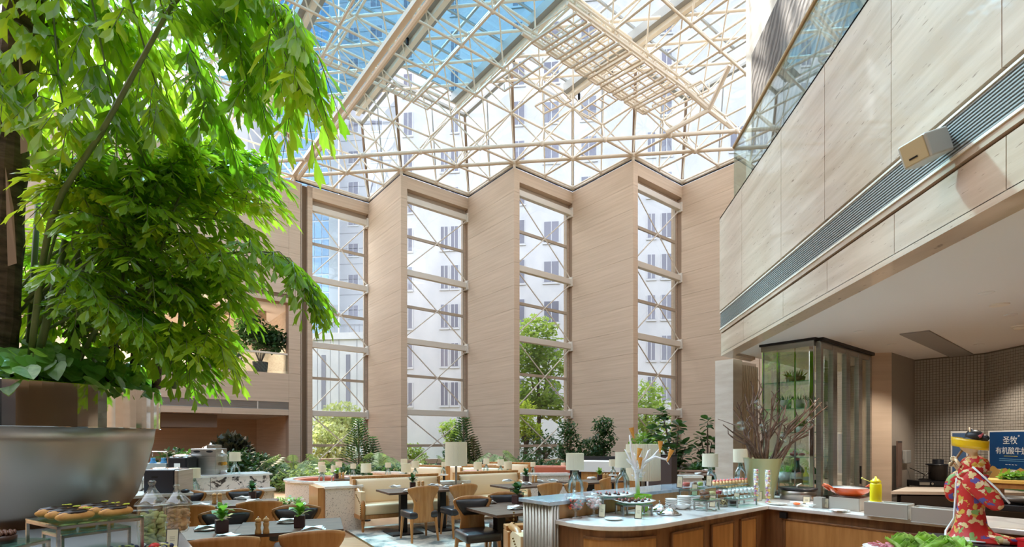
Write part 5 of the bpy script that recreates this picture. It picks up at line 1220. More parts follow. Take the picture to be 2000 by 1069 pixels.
# ---- kitchen behind
kc = thing('kitchen_counter', 'dark fronted kitchen counter with a stone top along the tiled wall', 'counter')
kp = [(4.32, 7.5), (6.0, 7.5), (6.0, 8.22), (4.95, 8.22)]
MB().prism(kp, .88, .92).build('stone_top', trav_pale, kc); MB().prism([(4.42, 7.54), (6.0, 7.54), (6.0, 8.2), (4.98, 8.2)], 0, .88).build('carcass', dark_metal, kc)
gm = M('graphite_door', (74, 68, 64), .4, metal=.3)
for i in range(2): d = MB().box(4.46 + .78*i, 5.2 + .78*i, 7.515, 7.54, .12, .86).build('door', gm, kc, bevel=.004); MB().box(4.54 + .78*i, 5.1 + .78*i, 7.49, 7.515, .70, .72).build('handle', dark_metal, d)
q = at(1800, 949, .9205); t = thing('gas_stove', 'black portable gas stove on the kitchen counter', 'stove', (q.x + .08, q.y + .02, .9205)); MB().box(-.2, .2, -.15, .15, 0, .08).build('body', black_m, t, bevel=.008); MB().cyl((-.02, -.152, .04), (-.02, -.165, .04), .018, n=12).build('knob', steel, t); MB().box(-.19, -.05, -.152, -.15, .02, .06).build('front_plate', steel, t)
MB().lathe([(.1, .08), (.1, .09), (.02, .09)], 20).tube([(-.1, 0, .1), (.1, 0, .1)], .006, 5).tube([(0, -.1, .1), (0, .1, .1)], .006, 5).build('burner', dark_metal, t); MB().tube([(.02, .1, .09), (.06, .14, .16), (-.1, .14, .24), (-.16, .12, .26)], .006, 5).build('hose', dark_metal, t)
q = at(1846, 951, .9205); t = thing('stock_pot', 'tall black stock pots stacked beside the stove', 'pot', (q.x, q.y + .15, .9205)); MB().lathe([(.0001, 0), (.115, 0), (.115, .3), (.125, .305), (.12, .31), (.0001, .31)], 28).build('pot', gm, t, True); MB().lathe([(.0001, .31), (.15, .312), (.15, .33), (.07, .335), (.07, .4), (.0001, .402)], 28).build('lid', black_m, t, True); MB().tube([(-.115, 0, .2), (-.17, 0, .18), (-.19, 0, .14)], .01, 6).build('handle', steel, t, True)
q = at(1770, 953, .9205); t = thing('upright_board', 'upright brown board standing by the tiled wall', 'board', (q.x - .05, q.y + .06, .9205), R45); MB().box(-.10, .1, 0, .02, 0, .68).build('panel', M('brown_board', (104, 82, 70), .6), t); MB().box(-.1, .1, -.003, 0, .66, .68).build('edge', gm, t)
q = Vector((*AC(9.6, 2.395), 1.36)); t = thing('wall_box', 'pale switch box on the plaster wall beside the pier', 'switch', q, R45); MB().box(-.12, .12, -.04, .012, -.1, .1).build('cover', cream_grey, t, bevel=.008)
# poster on the side wall
Yc = lambda px: (lambda u: 6.03/(u*CT - ST)*(CT + u*ST))((px - 1000)/1000)
y0, y1 = 7.42, 8.16; hh_ = .80; zb = .93
po = thing('wall_poster', 'blue dairy poster with white Chinese lettering and cows on a pasture', 'poster', (6.03, (y0 + y1)/2, zb), -pi/2)
wd = y1 - y0
MB().box(-wd/2 - .03, wd/2 + .03, 0, .012, -.02, hh_ + .02).build('backing', porc, po)
MB().box(-wd/2, wd/2, -.003, 0, .28, hh_).build('sky_field', M('poster_blue', (12, 70, 126), .4), po)
MB().box(-wd/2, wd/2, -.003, 0, .0, .15).build('pasture', M('poster_green', (66, 112, 60), .5), po)
hl = [(-wd/2, 0)] + [(-wd/2 + wd*i/16, .13 + .03*sin(i*1.3) + .02*sin(i*.6)) for i in range(17)] + [(wd/2, 0)]
MB().prism(hl, 0, .002, m=Matrix(((1, 0, 0, 0), (0, 0, -1, -.003), (0, 1, 0, .145), (0, 0, 0, 1)))).build('dunes', M('poster_sand', (206, 164, 90), .5), po)
mb = MB()
for x, z in ((.0, .12), (.07, .1), (.03, .09), (-.12, .11)): mb.sphere((x, -.004, z), .02, 8, 6, (1.4, .1, .8)).box(x - .018, x - .012, -.005, -.003, z - .03, z).box(x + .012, x + .018, -.005, -.003, z - .03, z)
mb.build('cows', M('cow_patch', (236, 232, 226), .6, col2=(30, 28, 28), scale=(40, 40, 40), lo=.48, hi=.52), po)
wt = M('poster_white', (240, 244, 248), .5)
def words(txt, size, x, z, m=None):
    cu = bpy.data.curves.new('lettering', 'FONT'); cu.body = txt; cu.size = size; cu.align_x = 'CENTER'; cu.extrude = .001; cu.materials.append(m or wt)
    o = bpy.data.objects.new('tmp_text', cu); me = bpy.data.meshes.new_from_object(o); bpy.data.objects.remove(o); me.name = 'lettering'; o = bpy.data.objects.new('lettering', me); COL.objects.link(o); o.parent = po; o.location = (x, -.006, z); o.rotation_euler = (pi/2, 0, 0)
words('圣牧', .12, -.02, .64); words('®', .035, .12, .73); words('有机酸牛奶', .105, 0, .50)
for z, a, b in ((.46, -.12, .10), (.42, -.2, .2), (.395, -.2, .2)): MB().box(a, b, -.005, -.003, z, z + .006).build('small_print', M('poster_print', (120, 180, 220), .5) if z < .45 else M('poster_yellow', (210, 200, 90), .5), po)
words('~ ~ ~ ~', .06, 0, .33)
t = thing('notice_sheet', 'narrow white framed sheet on the tiles left of the poster', 'notice', Vector((5.2, 8.98, 1.05)) if 0 else Vector((*AC(10.13, 1.86), 1.0)), -R45); MB().box(-.1, .1, -.02, 0, 0, .75).build('board', porc, t); MB().box(-.08, .08, -.024, -.02, .03, .72).build('sheet', M('sheet_blue', (80, 110, 150), .5), t)
# salad boards right edge
q = CW(3.99, 4.1, 0)
# ================================================================= foreground right: salad counter, lettuce, kimono figure
sc_ = thing('salad_counter', 'low salad counter at the bottom right corner', 'counter', (0, 0, 0), R45)
MB().box(3.9, 4.74, -1.0, 1.42, .76, .80).build('top', marble, sc_, bevel=.005); MB().box(3.95, 4.70, -1.0, 1.38, 0, .76).build('carcass', oak_dark, sc_)
SZ = .8005
def S2(px, py, z=SZ): p = at(px, py, z); p.z = z; return p
fp = CW(.897*3.80, 3.80, SZ)
st = thing('display_plinth', 'dark square board on a low wooden plinth under the kimono figure', 'plinth', fp, radians(-20))
MB().box(-.17, .17, -.17, .17, 0, .062).build('plinth', oak, st); MB().box(-.24, .24, -.24, .24, .062, .08).build('board', black_m, st, bevel=.003)
dz = fp.z + .0805; dl = thing('kimono_doll', 'doll in a red floral kimono and yellow hat playing a flute', 'doll', (fp.x, fp.y, dz), radians(6.56 - 42 - 10))
km = bpy.data.materials.new('red_brocade'); km.use_nodes = True; nt2 = km.node_tree; P = nt2.nodes['Principled BSDF']; Lk = nt2.links.new
tc = nt2.nodes.new('ShaderNodeTexCoord'); nz = nt2.nodes.new('ShaderNodeTexNoise'); nz.inputs['Scale'].default_value = 30; ad = nt2.nodes.new('ShaderNodeMixRGB'); ad.inputs['Fac'].default_value = .06
Lk(tc.outputs['Object'], nz.inputs['Vector']); Lk(tc.outputs['Object'], ad.inputs['Color1']); Lk(nz.outputs['Color'], ad.inputs['Color2'])
vo = nt2.nodes.new('ShaderNodeTexVoronoi'); vo.inputs['Scale'].default_value = 27; Lk(ad.outputs[0], vo.inputs['Vector'])
r1 = nt2.nodes.new('ShaderNodeValToRGB'); r1.color_ramp.interpolation = 'CONSTANT'; r1.color_ramp.elements[0].color = (1, 1, 1, 1); r1.color_ramp.elements[1].position = .56; r1.color_ramp.elements[1].color = (0, 0, 0, 1); Lk(vo.outputs['Distance'], r1.inputs['Fac'])
sp_ = nt2.nodes.new('ShaderNodeSeparateColor'); Lk(vo.outputs['Color'], sp_.inputs[0]); r2 = nt2.nodes.new('ShaderNodeValToRGB'); r2.color_ramp.interpolation = 'CONSTANT'
for i, (ps, c) in enumerate(((0, (196, 40, 34)), (.27, (222, 190, 130)), (.5, (206, 160, 60)), (.68, (130, 160, 84)), (.82, (232, 206, 170)), (.92, (90, 80, 150)))):
    e = r2.color_ramp.elements[i] if i < 2 else r2.color_ramp.elements.new(ps); e.position = ps; e.color = srgb(*c)
Lk(sp_.outputs[0], r2.inputs['Fac']); mx = nt2.nodes.new('ShaderNodeMixRGB'); mx.inputs['Color1'].default_value = srgb(196, 34, 30); Lk(r1.outputs[0], mx.inputs['Fac']); Lk(r2.outputs[0], mx.inputs['Color2']); Lk(mx.outputs[0], P.inputs['Base Color']); P.inputs['Roughness'].default_value = .5
# local axes: -x is where the doll faces (left in view), y away
def ringbody(rings, n=28, fold=0.0):
    vs = []
    for k, (z, cx, rx, ry) in enumerate(rings):
        for i in range(n):
            a = 2*pi*i/n; f = 1 + fold*sin(a*7)*(1 - z/.4 if z < .4 else 0)
            vs.append((cx + rx*f*cos(a), ry*f*sin(a), z))
    fs = [(j*n+i, j*n+(i+1) % n, (j+1)*n+(i+1) % n, (j+1)*n+i) for j in range(len(rings)-1) for i in range(n)]
    return MB().raw(vs, fs + [tuple(range(n-1, -1, -1)), tuple((len(rings)-1)*n + i for i in range(n))])
ringbody([(0, .02, .175, .14), (.012, .02, .17, .135), (.05, .005, .125, .11), (.12, -.005, .092, .09), (.22, -.005, .078, .078), (.32, -.002, .080, .076), (.40, 0, .086, .074), (.44, .002, .078, .068), (.50, .01, .086, .078), (.56, .018, .088, .088), (.60, .02, .07, .078), (.625, .018, .035, .036)], fold=.06).build('kimono', km, dl, True)
MB().tube([(.1, -.05, .03), (.18, -.06, .028), (.235, -.03, .022), (.22, .05, .02), (.1, .1, .03)], [.03, .03, .026, .026, .03], 10).build('trailing_hem', km, dl, True)
# near sleeve hangs behind to the right, far sleeve hangs in front
def sleeve(P, name, th):
    mb = MB(); n = len(P); vs = [Vector((x, y - th, z)) for x, y, z in P] + [Vector((x, y + th, z)) for x, y, z in P]
    c0 = sum((Vector(p) for p in P), Vector()) / n; vs += [c0 + Vector((0, -th*2.1, 0)), c0 + Vector((0, th*2.1, 0))]
    fs = [(i, (i+1) % n, 2*n) for i in range(n)] + [(n + (i+1) % n, n + i, 2*n+1) for i in range(n)] + [((i+1) % n, i, n+i, n+(i+1) % n) for i in range(n)]
    o = mb.raw(vs, fs).build(name, km, dl, True); s = o.modifiers.new('smooth', 'SUBSURF'); s.levels = 2; s.render_levels = 2
sleeve([(-.01, -.10, .56), (.07, -.10, .50), (.13, -.10, .42), (.205, -.09, .30), (.19, -.09, .245), (.13, -.1, .225), (.07, -.11, .29), (.0, -.12, .37), (-.05, -.12, .42)], 'sleeve', .022)
sleeve([(-.06, .05, .54), (-.13, .04, .49), (-.165, .03, .42), (-.17, .03, .33), (-.14, .03, .265), (-.095, .03, .255), (-.07, .04, .34), (-.06, .05, .44)], 'sleeve', .03)
MB().tube([(.03, -.135, .55), (.10, -.128, .47), (.165, -.12, .39), (.222, -.11, .30)], .007, 6).build('white_piping', linen, dl, True)
MB().tube([(.02, .07, .62), (-.045, .03, .575), (-.07, 0, .50), (-.085, 0, .42), (-.088, -.01, .3), (-.095, -.02, .15), (-.14, -.03, .05), (-.13, -.1, .01), (0, -.14, .008), (.1, -.13, .012)], [.008, .01, .01, .009, .008, .008, .01, .01, .008, .006], 6).build('white_edge', linen, dl, True)
MB().tube([(-.055, -.085, .47), (.02, -.105, .44), (.08, -.085, .47), (.09, 0, .5), (.05, -.085, .535), (-.02, -.1, .50), (-.055, -.085, .46)], [.022, .026, .026, .03, .026, .024, .02], 8).build('sash_fold', km, dl, True)
skin = M('doll_skin', (236, 206, 164), .45)
def head(b): 
    rings = [(.61, .015, .026, .026), (.635, .012, .025, .025), (.65, .0, .034, .03), (.665, -.006, .046, .038), (.685, -.004, .054, .044), (.71, 0, .057, .048), (.735, .004, .054, .047), (.755, .006, .04, .036), (.765, .006, .012, .012)]
    vs = []; n = 24
    for z, cx, rx, ry in rings:
        for i in range(n):
            a = 2*pi*i/n; x = cx + rx*cos(a); y = ry*sin(a)
            if abs(a - pi) < .2 and .68 < z < .70: x -= .010
            if abs(a - pi) < .25 and .66 < z < .67: x -= .004
            vs.append((x, y, z))
    b.raw(vs, [(j*n+i, j*n+(i+1) % n, (j+1)*n+(i+1) % n, (j+1)*n+i) for j in range(len(rings)-1) for i in range(n)])
    for s in (-1, 1): b.sphere((.008, s*.047, .69), .011, 8, 6, (.7, .4, 1.2))
part('doll', 'head', head, skin, dl, True)
for s in (-1, 1): MB().sphere((-.05, s*.018, .70), .005, 8, 6, (.5, 1.3, .5)).build('eye', black_m, dl, True)
MB().sphere((-.052, 0, .664), .005, 8, 6, (.6, 1.6, .6)).build('lips', M('doll_lips', (180, 40, 40), .4), dl, True)
MB().sphere((.018, 0, .772), .052, 18, 12, (1.05, .95, .85)).sphere((0, 0, .735), .055, 18, 12, (1, .9, .8)).sphere((.075, 0, .755), .026, 12, 8).tube([(-.02, 0, .79), (.0, 0, .815), (.03, 0, .80)], [.012, .014, .008], 8).build('hair', M('doll_hair', (30, 34, 42), .4, col2=(54, 60, 70), scale=(4, 60, 60)), dl, True)
MB().tube([(.052, -.04, .765), (.058, -.01, .785), (.056, .03, .775)], .012, 8).build('hair_ribbon', M('pink_ribbon', (222, 110, 120), .5), dl, True)
MB().tube([(0, -.03, .80), (-.01, 0, .83), (.005, .02, .815)], [.006, .007, .004], 6).build('comb', skin, dl, True)
yh = M('yellow_lacquer', (242, 196, 20), .3, coat=.3)
def hat(u, v): a = 2*pi*u; r = .098 + .004*v; return Vector((-.008 + r*cos(a)*1.06, r*.9*sin(a),   .682 + .068*v + .018*(-cos(a)))), Vector((cos(a), sin(a), 0))
MB().sheet(hat, 40, 3, .004).build('hat', yh, dl, True)
fl = [(-.055, -.005, .665), (-.105, -.03, .56)]
MB().tube([(-.045, 0, .675), (-.115, -.035, .545)], .008, 8).build('flute', M('bamboo_flute', (150, 120, 84), .5), dl, True)
for k, (hx, hy, hz, sy) in enumerate(((-.09, -.045, .60, -1), (-.106, -.01, .555, 1))):
    mb = MB().sphere((hx + .008, hy + sy*.006, hz), .013, 10, 8, (1, .6, 1.3)); mb.tube([(hx + .04, hy + sy*.02, hz - .05), (hx + .02, hy + sy*.012, hz - .02), (hx + .008, hy + sy*.006, hz)], [.014, .011, .01], 8)
    for f in range(4): z = hz + .012 - .008*f; L_ = (.9, 1.05, 1, .8)[f]; mb.tube([(hx + .004, hy + sy*.008, z), (hx - .012*L_, hy + sy*.012, z + .003), (hx - .02*L_, hy - sy*.002, z + .001), (hx - .012*L_, hy - sy*.012, z)], [.0042, .004, .0036, .003], 6)
    mb.tube([(hx + .012, hy, hz + .008), (hx, hy - sy*.01, hz + .016), (hx - .008, hy - sy*.008, hz + .02)], [.005, .004, .003], 6); mb.build('hand', skin, dl, True)
# lettuce heads and small foods
def lett(b, k):
    rr = random.Random(k)
    for i in range(11):
        a = i*2.4; e = .35 + .9*rr.random(); L_ = .10 + .05*rr.random(); d = Vector((cos(a)*cos(e), sin(a)*cos(e), sin(e))); s = Vector((-sin(a), cos(a), 0)); u = d.cross(s)
        def fn(p, v, a=a, d=d, s=s, u=u, L_=L_): w = (p - .5)*2; W_ = L_*.55*sin(pi*min(1, .15 + .75*v)); return d*L_*v + s*w*W_ + u*(.02*v*v + .018*w*w + .007*sin(9*w + 8*v + a)*v), u
        b.sheet(fn, 6, 6, .0015)
for px, t_, s, lb in ((1765, 3.72, 1.0, 'left lettuce head at the bottom right'), (1812, 3.66, 1.15, 'middle lettuce head at the bottom right'), (1858, 3.62, 1.0, 'right lettuce head before the kimono figure'), (1900, 3.4, .8, 'small pale lettuce heart under the kimono board')):
    q = CW((px-1000)/1000*t_, t_, SZ); t = thing('lettuce', lb, 'lettuce', q, random.random()*3, 'lettuce heads'); part(('lett', px), 'leaves', lambda b: lett(b, px), leaf_lett, t, True, mat=T(0, 0, .01, s=s)); part('lett', 'core', lambda b: b.sphere((0, 0, .03), .035, 10, 8, (1, 1, .9)), leaf_lett, t, True)
q = CW(.722*3.8, 3.8, SZ); t = thing('radish_plate', 'white plate of pink radish slices at the bottom edge', 'plate', q); MB().lathe([(.0001, 0), (.07, 0), (.12, .03), (.118, .034), (.06, .008), (.0001, .008)], 28).build('dish', porc, t, True)
for i in range(14): a = i*2.4; r = .02 + .005*i; part('rad', 'slice', lambda b: b.lathe([(.0001, 0), (.02, 0), (.022, .006), (.0001, .008)], 12), M('radish', (216, 130, 140), .4) if ('rad', 'slice') not in CACHE else None, t, True, mat=T(r*cos(a), r*sin(a), .035 + .001*i, a, .5))
q = CW(3.62, 3.42, SZ); t = thing('red_box', 'bright red box at the bottom right corner', 'box', q, radians(20)); MB().box(-.09, .25, -.15, .15, 0, .13).build('body', M('red_card', (206, 20, 34), .4), t, bevel=.004); MB().box(-.095, .255, -.155, .155, .13, .145).build('lid', M('red_lid', (214, 24, 40), .4), t)
# salad on wooden boards and pan on the right wing
q = CW(.985*5.05, 5.05, CZ); t = thing('pan_stove', 'black hob behind the kimono figure', 'stove', q, -R45); MB().box(-.2, .2, -.16, .16, 0, .07).build('body', black_m, t, bevel=.01); MB().lathe([(.09, .07), (.09, .082), (.03, .082)], 20).build('burner', dark_metal, t)
t = thing('frying_pan', 'grey frying pan on the black hob', 'pan', q + Vector((0, 0, .083)), 0); MB().lathe([(.0001, 0), (.12, 0), (.16, .055), (.155, .055), (.115, .006), (.0001, .006)], 32).build('pan', M('grey_pan', (120, 118, 114), .3, metal=.7), t, True); MB().tube([(-.15, -.02, .045), (-.3, -.05, .06)], .014, 8).build('handle', black_m, t, True)
q = CW(.985*5.6, 5.6, CZ); wb_ = M('pale_bamboo', (222, 180, 92), .45); t = thing('salad_stand', 'pale wooden stand with a thick board at the right edge', 'stand', q, -R45)
MB().box(-.24, .24, -.16, .16, .225, .265).build('board', wb_, t, bevel=.006); MB().box(-.22, .22, -.14, .14, .17, .222).build('under_board', oak, t); 
for s in (-1, 1): MB().box(s*.15 - .04, s*.15 + .04, -.12, .12, 0, .17).build('leg', oak, t)
t = thing('salad_leaves', 'heap of green salad leaves on the pale wooden stand', 'salad', q + Vector((0, 0, .2655)), 0); mb = MB(); blob_leaves(mb, Vector((0, 0, .045)), .17, .1, .04, 260, .05); mb.build('leaves', leaf_vine, t); MB().lathe([(.0001, 0), (.12, 0), (.10, .03), (.0001, .045)], 16).build('heap', leaf_dark, t, True)
# ---- glass cabinet and folding screen
gc = thing('glass_cabinet', 'steel framed glass cabinet with shelves of pots and bottles', 'cabinet', (0, 0, 0), R45)
A0, A1, C0, C1 = 6.96, 7.42, 2.70, 3.31
for a in (A0, A1):
    for c, w in ((C0, .05), (C1, .018)): MB().box(a - .018, a + .018, c - w/2, c + w/2, .0, 2.86).build('post', chrome, gc, bevel=.003)
MB().box(A0 - .02, A1 + .02, C0 - .03, C1 + .02, 2.80, 2.87).build('head', steel, gc); MB().box(A0 - .02, A1 + .02, C0 - .03, C1 + .02, .0, .90).build('base', gm, gc); MB().box(A0 - .05, A1, C0 - .06, C1 + .03, 2.87, 2.90).build('shadow_line', dark_metal, gc)
MB().box(A0 - .004, A0 + .004, C0, C1, .9, 2.8).build('pane', glass_cab, gc); MB().box(A1 - .004, A1 + .004, C0, C1, .9, 2.8).build('back_pane', glass_cab, gc); MB().box(A0, A1, C1 - .004, C1 + .004, .9, 2.8).build('pane', glass_cab, gc)
for c in (2.90, 3.12): MB().box(A0 - .007, A0 + .007, c - .008, c + .008, .9, 2.8).build('glazing_bar', chrome, gc)
SH = [1.06, 1.40, 1.72, 2.03, 2.38]
for z in SH: MB().box(A0 + .01, A1 - .01, C0 + .02, C1 - .02, z - .012, z).build('shelf', glassg, gc)
def inC(c, z, a=7.16): x, y = AC(a, c); return Vector((x, y, z + .0005))
def succ(c, z, R, h, label, m, lm, n=26, ll=.11):
    t = thing('shelf_plant', label, 'plant', inC(c, z)); MB().lathe([(R*.85, 0), (R, h), (R*.9, h), (R*.85, h*.8), (.0001, h*.8)], 20).build('pot', m, t, True); mb = MB()
    for i in range(n): a = i*2.4; e = radians(30 + 55*random.random()); d = Vector((cos(a)*cos(e), sin(a)*cos(e), sin(e))); w = d.orthogonal().normalized()*.007; b0 = Vector((R*.5*cos(a), R*.5*sin(a), h*.8)); mb.raw([b0 - w, b0 + w, b0 + d*ll*.6 + w, b0 + d*ll, b0 + d*ll*.6 - w], [(0, 1, 2, 3, 4)])
    mb.build('leaves', lm, t)
pot_g = M('grey_concrete_pot', (196, 190, 182), .7)
succ(2.98, SH[4], .12, .07, 'wide wicker planter of dry grass on the top glass shelf', M('wicker', (150, 120, 84), .8), leaf_dry, 60, .13)
succ(3.10, SH[3], .07, .12, 'left grey pot with a succulent on the upper shelf', pot_g, leaf_dark); succ(2.93, SH[3], .07, .12, 'right grey pot with a succulent on the upper shelf', pot_g, leaf_dark); succ(2.78, SH[3], .05, .1, 'small pot with a plant beside the steel post', pot_g, leaf_dark, 18, .08)
succ(2.92, SH[2], .06, .08, 'leafy green potted bush on the middle shelf', porc, leaf_vine, 80, .13); succ(3.12, SH[0], .075, .13, 'white pot with a spiky succulent on the lowest shelf', porc, leaf_vine, 30, .12)
t = thing('red_ornament', 'red glazed ornaments on the second glass shelf', 'ornament', inC(3.0, SH[1])); MB().sphere((0, 0, .03), .05, 14, 8, (1, 1, .6)).sphere((.07, -.07, .025), .04, 12, 8, (1, 1, .6)).sphere((0, 0, .065), .014, 8, 6).build('body', red_c, t, True)
def bottle(c, z, R, h, m, label, cap):
    t = thing('bottle', label, 'bottle', inC(c, z)); MB().lathe([(R*.9, 0), (R, .01), (R, h*.5), (R*.8, h*.6), (R*.3, h*.72), (R*.28, h*.9)], 20).build('body', m, t, True); MB().lathe([(R*.34, h*.9), (R*.34, h), (.0001, h)], 14).build('cap', cap, t, True); MB().lathe([(R*1.01, h*.15), (R*1.01, h*.4)], 20, caps=False).build('paper_label', M('bottle_label', (196, 190, 170), .6), t, True)
bot_d = M('dark_bottle', (30, 30, 26), .12, coat=.5); bottle(2.95, SH[0], .075, .32, bot_d, 'large dark bottle on the lowest shelf', red_c); bottle(2.76, SH[0], .04, .3, M('green_bottle', (40, 70, 40), .15), 'slim green bottle by the steel post', yel); bottle(2.85, SH[0], .035, .2, yel, 'small yellow bottle behind the dark bottle', yel)
fs_ = thing('folding_screen', 'folding screen of tall steel framed glass doors', 'glass door', (0, 0, 0), R45)
nd = 4; al = (8.84 - 7.0)/nd
for i in range(nd):
    a0_, a1_ = 7.0 + al*i, 7.0 + al*(i+1); c0_ = 2.64
    for a in (a0_ + .035, a1_ - .035): MB().box(a - .035, a + .035, c0_ - .03, c0_ + .03, .02, 2.84).build('stile', steel, fs_, bevel=.004)
    MB().box(a0_, a1_, c0_ - .02, c0_ + .02, 2.78, 2.86).box(a0_, a1_, c0_ - .02, c0_ + .02, .02, .16).build('rail', steel, fs_)
    MB().box(a0_ + .07, a1_ - .07, c0_ - .005, c0_ + .005, .16, 2.78).build('pane', glass_cab, fs_)
MB().box(6.99, 8.86, 2.58, 2.70, 2.86, 2.90).build('track', dark_metal, fs_); MB().box(8.3, 8.32, 2.58, 2.6, 1.0, 1.25).build('handle', dark_metal, fs_)
# ================================================================= left foreground: buffet, sweets, planter, palm
lb_ = thing('side_buffet', 'grey topped side buffet under the eclairs and candy jars', 'counter', (0, 0, 0), R45)
MB().box(-.75, .45, 2.2, 5.5, .88, .92).build('stone_top', M('grey_stone_top', (176, 186, 192), .15, coat=.4), lb_, bevel=.005); MB().box(-.7, .40, 2.25, 5.45, 0, .88).build('carcass', oak_dark, lb_)
def L2c(r, f, z=CZ): return CW(r, f, z)
UD = math.atan2(.86, .51) + radians(6.56)
# planter
pc_ = CW(-4.51, 4.6, 0)
pl = thing('steel_planter', 'huge satin steel bowl planter with a mirror polished rim', 'planter', pc_)
MB().lathe([(.45, 0), (.52, .1), (.6, .45), (.80, .90), (.925, 1.09), (1.00, 1.35), (1.06, 1.60), (1.075, 1.735)], 96).build('bowl', steel_bowl, pl, True)
MB().lathe([(1.04, 1.725), (1.118, 1.725), (1.12, 1.73), (1.12, 2.075), (1.115, 2.08), (1.06, 2.08), (1.06, 1.95)], 96, caps=False).build('rim_band', mirror, pl); MB().lathe([(.0001, 1.98), (1.06, 1.98)], 40).build('soil', soil, pl)
# eclair stand
ec = L2c(-2.545 + .09, 2.95); 
rs = riser(ec, .40, .44, .25, UD, 'square steel riser with a green glass top under the eclairs')
ecl = M('choux', (222, 168, 92), .55, col2=(196, 136, 66), scale=(10, 40, 10)); gz = M('dark_glaze', (44, 24, 20), .3, coat=.15); pis = M('pistachio', (196, 206, 60), .6)
m4 = Matrix.Translation(ec + Vector((0, 0, .2605))) @ Matrix.Rotation(UD, 4, 'Z')
for i in range(2):
    for j in range(3):
        q = m4 @ Vector((-.095 + .19*i, -.135 + .135*j, 0)); nm = ('left', 'right')[i] + ' ' + ('front', 'middle', 'rear')[j]
        t = thing('eclair', 'chocolate eclair, %s of six on the glass riser' % nm, 'eclair', q, UD + random.uniform(-.15, .15), 'chocolate eclairs')
        def bun(b):
            vs = []; n = 16; k = 12
            for a in range(k+1):
                u = a/k; x = -.088 + .176*u; r = .03*max(.05, (1 - abs(2*u-1)**4))**.5
                for c in range(n): th = 2*pi*c/n; rr = r*(1 + .06*sin(4*th)); vs.append((x, rr*1.15*cos(th), .028 + rr*.9*sin(th)))
            b.raw(vs, [(a*n+c, a*n+(c+1) % n, (a+1)*n+(c+1) % n, (a+1)*n+c) for a in range(k) for c in range(n)] + [tuple(range(n-1, -1, -1)), tuple(k*n+c for c in range(n))])
        part('ecl', 'bun', bun, ecl, t, True); part('ecl', 'glaze', lambda b: b.sheet(lambda u, v: (Vector((-.078 + .156*u, (-.027 + .054*v)*max(.2, 1 - abs(2*u-1)**3), .064 - .013*(2*v-1)**2 - .016*abs(2*u-1)**3 + .0015*sin(20*u))), Vector((0, 0, 1))), 12, 6, .006), gz, t, True)
        part(('ecl', i, j), 'nuts', lambda b: [b.sphere((.055 + random.uniform(-.02, .015), random.uniform(-.012, .012), .067), .006, 6, 4, (1.4, 1, .6)) for _ in range(9)], pis, t)
# lower riser with round pastries, behind the legs
lr = L2c(-2.72, 3.28); riser(lr, .36, .3, .13, UD, 'lower glass riser of round pastries behind the eclair stand')
for i in range(3): q = Matrix.Translation(lr + Vector((0, 0, .1405))) @ Matrix.Rotation(UD, 4, 'Z') @ Vector((-.1 + .1*i, 0, 0)); t = thing('round_pastry', 'golden round pastry %s on the lower glass riser' % ('at left', 'in the middle', 'at right')[i], 'pastry', q, 0); part('rp', 'crust', lambda b: b.lathe([(.04, 0), (.046, .03), (.04, .036), (.0001, .034)], 18), ecl, t, True); part('rp', 'filling', lambda b: b.lathe([(.0001, .04), (.034, .037), (.036, .033)], 16), M('custard', (236, 200, 110), .4) if ('rp', 'filling') not in CACHE else None, t, True)
# chocolate cake
ck_ = L2c(-2.79, 2.78); riser(ck_, .3, .3, .135, UD + .5, 'glass riser carrying the chocolate cake at the left edge')
t = thing('chocolate_cake', 'round chocolate cake piped with curls at the left edge', 'cake', ck_ + Vector((.01, 0, .1455)), 0); MB().lathe([(.0001, 0), (.068, 0), (.07, .035), (.062, .04), (.0001, .04)], 28).build('sponge', choc, t, True); mb = MB()
for i in range(26): a = i*2.4; r = .011*sqrt(i); mb.tube([(r*cos(a) - .012, r*sin(a), .042), (r*cos(a), r*sin(a) + .006, .058), (r*cos(a) + .013, r*sin(a), .044)], [.006, .009, .005], 7)
mb.build('curls', M('milk_chocolate', (110, 70, 50), .5), t, True)
# big candy jars
def bigjar(p, R, h, label, m, lid, n, sz):
    t = thing('glass_jar', label, 'jar', p); MB().lathe([(R*.8, 0), (R*.95, .02), (R, h*.4), (R, h*.92), (R*1.03, h)], 40, caps=False).build('body', glassw, t, True); MB().lathe([(.0001, .003), (R*.8, .003)], 30).build('bottom', glassw, t)
    MB().lathe([(R*1.2, h), (R*1.16, h + .012), (R*.75, h + .05), (R*.32, h + lid*.6), (R*.17, h + lid*.78), (R*.26, h + lid*.86), (R*.28, h + lid*.94), (R*.15, h + lid), (.0001, h + lid)], 40).build('lid', glassw, t, True)
    rr = random.Random(n)
    for i in range(n): a = i*2.4; r = (R - sz*.8)*sqrt(((i*0.618) % 1)*.9 + .1); z = .02 + (h*.78 - .02)*i/n; part(('bj', m.name), 'biscuit', lambda b: b.sphere((0, 0, 0), sz, 10, 6, (1.15, .75, .45)), m, t, True, mat=T(r*cos(a), r*sin(a), z, rr.random()*3, rr.uniform(-.9, .9), rr.uniform(-.9, .9)))
bigjar(L2c(-.703*3.42, 3.42), .083, .27, 'tall glass jar of pale green biscuits with a pointed lid', M('green_biscuit', (176, 182, 112), .7), .165, 70, .03)
bigjar(L2c(-.655*3.9, 3.9), .085, .215, 'glass jar of brown layered biscuits behind the green one', M('brown_biscuit', (206, 160, 108), .7, rnd=.2), .15, 60, .032)
